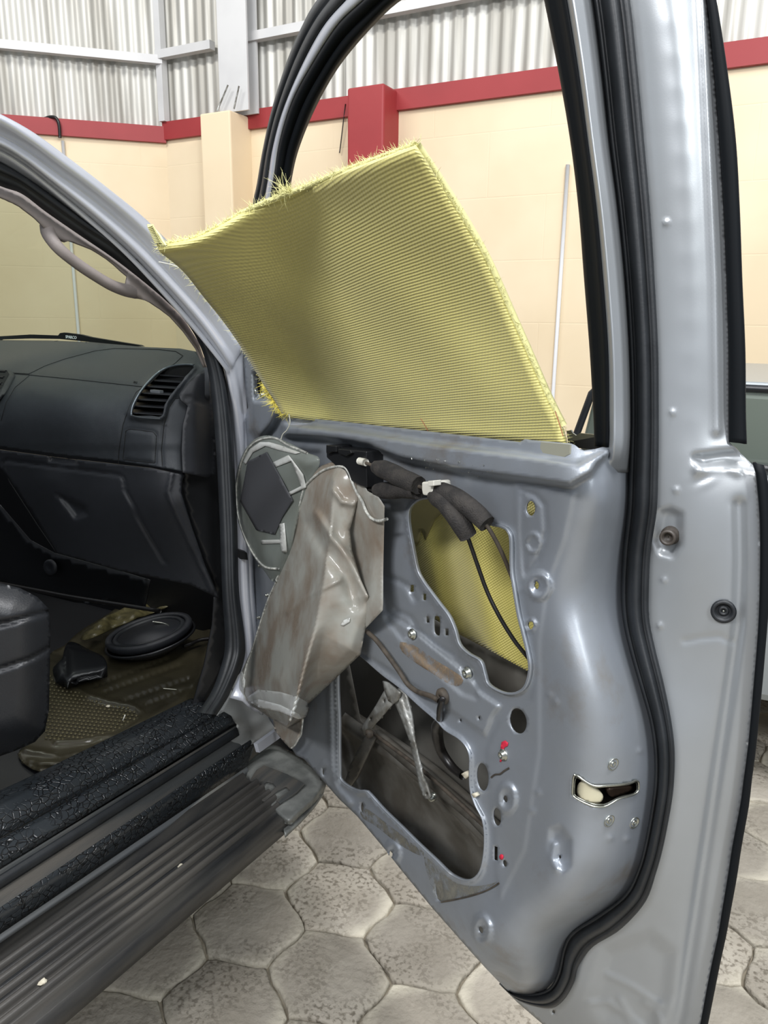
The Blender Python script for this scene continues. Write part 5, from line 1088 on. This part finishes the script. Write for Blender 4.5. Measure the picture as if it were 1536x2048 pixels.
fuzz('frayed_side_edge', E3(Lb, -.003), M_['fray'], ysh, 1400, .012, lfn*1.2)
fuzz('frayed_bottom_corner', E3([(528, 765, .045), (545, 795, .033), (560, 815, .025), (576, 826, .02)]), M_['fray2'], ysh, 900, .018, lfn*.9+np.array([0, 0, -.4]), .0005)
fuzz('frayed_tuft', E3([(560, 392, .168), (580, 384, .162)]), M_['fray'], ysh, 120, .024, upn)
fuzz('frayed_rear_edge', E3(Rb, .0), M_['fray'], ysh, 500, .006, -lfn*.8)
tube('edge_roll', E3(Tb, -.001), .0035, M_['fray'], ysh, 6, 60)
tube('edge_roll', [DOOR.one(x+2, y, o-.003) for x, y, o in Rb[:-1]], .0042, M_['fray'], ysh, 6, 60)
V, F = joinv([tubev([DOOR.one(x+dx, y, .30) for x, y in ((300, 450), (304, 458), (314, 470), (322, 484), (328, 492))], .0014, 6, 20) for dx in (-4, -1, 2, 5)]+[tubev([DOOR.one(298+k*1.4-2, 455+k*3.1, .302), DOOR.one(306+k*1.6, 452+k*3.3, .302)], .0009, 5, 3) for k in range(11)])
put('corner_tassel', V, F, M_['fray'], ysh)
tube('loose_thread', [DOOR.one(x, y, .04) for x, y in ((578, 828), (580, 845), (574, 860), (566, 868), (562, 878))], .0009, M_['thread'], ysh, 5, 24)
tube('loose_thread', [DOOR.one(x, y, .31) for x, y in ((318, 524), (328, 526), (345, 530), (356, 534))], .0006, M_['thread'], ysh, 5, 12)
tube('red_thread', [DOOR.one(x, y, -.02) for x, y in ((812, 786), (826, 812), (842, 838), (856, 862))], .0004, M_['redthread'], ysh, 5, 10)
tube('red_thread', [DOOR.one(x, y, -.02) for x, y in ((1110, 822), (1118, 845), (1126, 872))], .0005, M_['redthread'], ysh, 5, 10)
# second sheet hidden inside the door, seen through the upper opening
inn = [(800, 960), (1080, 1000), (1085, 1200), (1085, 1360), (1060, 1345), (1000, 1312), (940, 1280), (905, 1262), (860, 1230), (812, 1180), (800, 1060)]
def inoff(P):
    z = -.085+.022*np.exp(-((P[:, 0]-955-(P[:, 1]-1150)*.22)/38)**2)+.012*np.exp(-((P[:, 0]-860-(P[:, 1]-1150)*.2)/26)**2)-.01*sstep(P[:, 1], 1030, 1000)
    return z
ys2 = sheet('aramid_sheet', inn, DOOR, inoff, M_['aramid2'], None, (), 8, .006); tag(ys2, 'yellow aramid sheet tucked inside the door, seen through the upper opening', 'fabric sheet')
sheet('inner_shelf', [(800, 1200), (905, 1262), (1000, 1312), (1085, 1360), (1085, 1420), (900, 1420), (800, 1330)], DOOR, -.11, M_['skinin'], dr, (), 14, .003)
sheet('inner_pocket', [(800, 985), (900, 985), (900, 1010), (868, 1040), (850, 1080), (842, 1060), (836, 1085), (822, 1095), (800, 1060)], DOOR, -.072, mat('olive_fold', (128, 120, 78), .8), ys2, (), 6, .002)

# ================================================================== PLASTIC MOISTURE LINER
lin_ = thing('moisture_liner', DOOR.one(640, 1190, .03), 'dirty translucent plastic liner peeled down and hanging from the door panel', 'plastic liner')
back = [(677, 920), (701, 931), (719, 952), (735, 982), (757, 994), (769, 1012), (768, 1060), (766, 1149), (766, 1206), (765, 1221), (731, 1257), (700, 1240), (640, 1080), (630, 1000), (650, 940)]
sheet('back_fold', back, DOOR, lambda P: .022+.004*np.sin(P[:, 0]/13)+.006*np.sin(P[:, 1]/37), M_['poly'], lin_, (), 5, .0004)
cone = [(677, 919), (700, 932), (712, 960), (716, 1000), (700, 1060), (704, 1100), (722, 1160), (737, 1192), (736, 1225), (731, 1256), (721, 1309), (670, 1358), (616, 1409), (619, 1420), (613, 1434), (604, 1439), (575, 1455), (545, 1439), (494, 1404), (466, 1391), (461, 1373), (466, 1362), (484, 1341), (501, 1303), (517, 1252), (534, 1200), (551, 1164), (572, 1105), (590, 1042), (596, 1006), (603, 973), (614, 952), (644, 931)]
axis = [(668, 960), (662, 1060), (650, 1150), (632, 1250), (610, 1330), (590, 1410), (577, 1452)]
def coneoff(P):
    t = np.clip((P[:, 1]-930)/520, 0, 1); d = dist(P, axis); wd = np.interp(P[:, 1], [930, 1100, 1250, 1400, 1455], [45, 70, 105, 70, 12])
    e = dist(P, cone, True); prof = e/(e+d+1e-6); z = .024+(.012+.085*t)*(prof**.9)+.010*np.exp(-(d/15)**2)*sstep(P[:, 1], 1230, 1330)
    e = e; z = z+.003*np.sin(P[:, 0]/17+P[:, 1]/31)*sstep(e, 0, 25)
    z = z+.006*np.exp(-(dist(P, [(632, 1027), (660, 1070), (700, 1118), (735, 1192)])/8)**2)-.005*np.exp(-(dist(P, [(620, 1050), (650, 1100), (690, 1150), (712, 1210)])/12)**2)
    z = z+.004*np.exp(-(dist(P, [(668, 982), (684, 1004), (704, 1008)])/6)**2)+.003*np.exp(-(dist(P, [(575, 1225), (620, 1190), (680, 1160)])/5)**2)
    return z
sheet('front_fold', cone, DOOR, coneoff, M_['poly'], lin_, (), 4, .0004, label='front fold of the liner bulging into a point')
CO = lambda x, y, e=0.0: DOOR.one(x, y, float(coneoff(np.array([[x, y]], float))[0])+e)
tube('sealant_bead', [CO(x, y, .001) for x, y in ((553, 1160), (574, 1108), (592, 1048), (600, 1010), (608, 978), (622, 960), (645, 942), (668, 934), (688, 934), (698, 946), (706, 968), (714, 986))]+[DOOR.one(x, y, .03) for x, y in ((724, 1002), (732, 1022), (742, 1036), (758, 1042), (774, 1038))], .0024, M_['bead'], lin_, 7, 120, label='grey butyl bead along the liner edge')
tube('sealant_bead', [CO(x, y, .001) for x, y in ((553, 1162), (535, 1202), (518, 1254), (503, 1303), (492, 1335), (486, 1362), (484, 1384))], .0018, M_['bead'], lin_, 7, 60)
# pale tape strips near the tip and the little back corner hanging below
patchC = lambda nm, poly, e, m: sheet(nm, poly, DOOR, lambda P: coneoff(P)+e, m, lin_, (), 4, .0006)
patchC('tape_strip', [(495, 1394), (516, 1379), (560, 1384), (596, 1394), (614, 1404), (618, 1414), (612, 1434), (604, 1436), (592, 1428), (560, 1418), (520, 1412), (498, 1404)], .0012, M_['ptape'])
patchC('tape_strip', [(500, 1404), (518, 1399), (560, 1410), (598, 1428), (604, 1437), (596, 1438), (560, 1424), (520, 1416)], .0022, mat('white_tape', (206, 208, 206), .5))
patchC('edge_flap', [(462, 1374), (467, 1361), (484, 1342), (490, 1360), (488, 1388), (494, 1402), (466, 1391)], .0016, M_['ptape'])
o = sheet('bottom_tab', [(556, 1440), (575, 1454), (604, 1438), (606, 1450), (598, 1475), (584, 1496), (580, 1497), (564, 1480), (549, 1460), (546, 1440)], DOOR, lambda P: .018+.004*np.sin(P[:, 1]/9), M_['poly'], lin_, (), 4, .0004)
tube('loose_fringe', [DOOR.one(x, y, .03) for x, y in ((606, 1436), (604, 1455), (602, 1470), (597, 1478), (590, 1490), (583, 1496))], .0018, M_['bead'], lin_, 6, 24)
patchC('scratch_patch', [(688, 1240), (700, 1236), (699, 1244), (686, 1252), (681, 1250)], .0012, M_['ptape'])
# left flap with dark foam pad
lf = smoothpoly([(539, 871), (512, 877), (491, 898), (479, 925), (470, 964), (470, 1000), (476, 1042), (491, 1084), (509, 1116), (527, 1140), (551, 1163), (580, 1110), (600, 1010), (640, 925), (614, 905), (575, 884)], 90)
flap = thing('liner_flap', DOOR.one(540, 1010, .02), 'small clear plastic flap with a dark foam pad, left of the hanging liner', 'plastic liner')
FO = lambda P: .028+.010*np.sin(np.clip(dist(P, lf, True)/30, 0, 1)*pi/2)+.004*np.sin(P[:, 0]/19+P[:, 1]/23)
sheet('film', lf, DOOR, FO, M_['poly2'], flap, (), 5, .0004)
fl3 = lambda pts, e=.001: [DOOR.one(x, y, float(FO(np.array([[x, y]], float))[0])+e) for x, y in pts]
patchF = lambda nm, poly, e, m, lab=None: sheet(nm, poly, DOOR, lambda P: FO(P)+e, m, flap, (), 4, .0012, label=lab)
patchF('foam_pad', [(533, 904), (545, 925), (585, 1001), (563, 1036), (549, 1069), (512, 1060), (480, 1003), (495, 923)], .003, M_['pad'], 'dark grey irregular hexagonal foam pad')
tube('sealant_bead', fl3([(614, 906), (600, 900), (575, 890), (555, 878), (536, 876), (515, 882), (496, 898), (483, 926), (474, 964), (473, 1000), (479, 1042), (494, 1084), (511, 1114), (529, 1133), (545, 1137), (557, 1137)]), .0022, M_['bead'], flap, 7, 90)
patchF('tape_strip', [(545, 925), (577, 910), (606, 950), (612, 975), (580, 990), (576, 985), (602, 972), (582, 922), (552, 934)], .002, M_['ptape'])
patchF('tape_strip', [(522, 1080), (560, 1079), (558, 1048), (568, 1046), (574, 1105), (564, 1105), (560, 1087), (522, 1088)], .002, M_['ptape'])
patchF('tape_strip', [(538, 884), (560, 890), (600, 905), (590, 908), (556, 900), (530, 892), (505, 905), (490, 930), (486, 925), (500, 898), (520, 884)], .002, M_['ptape'])
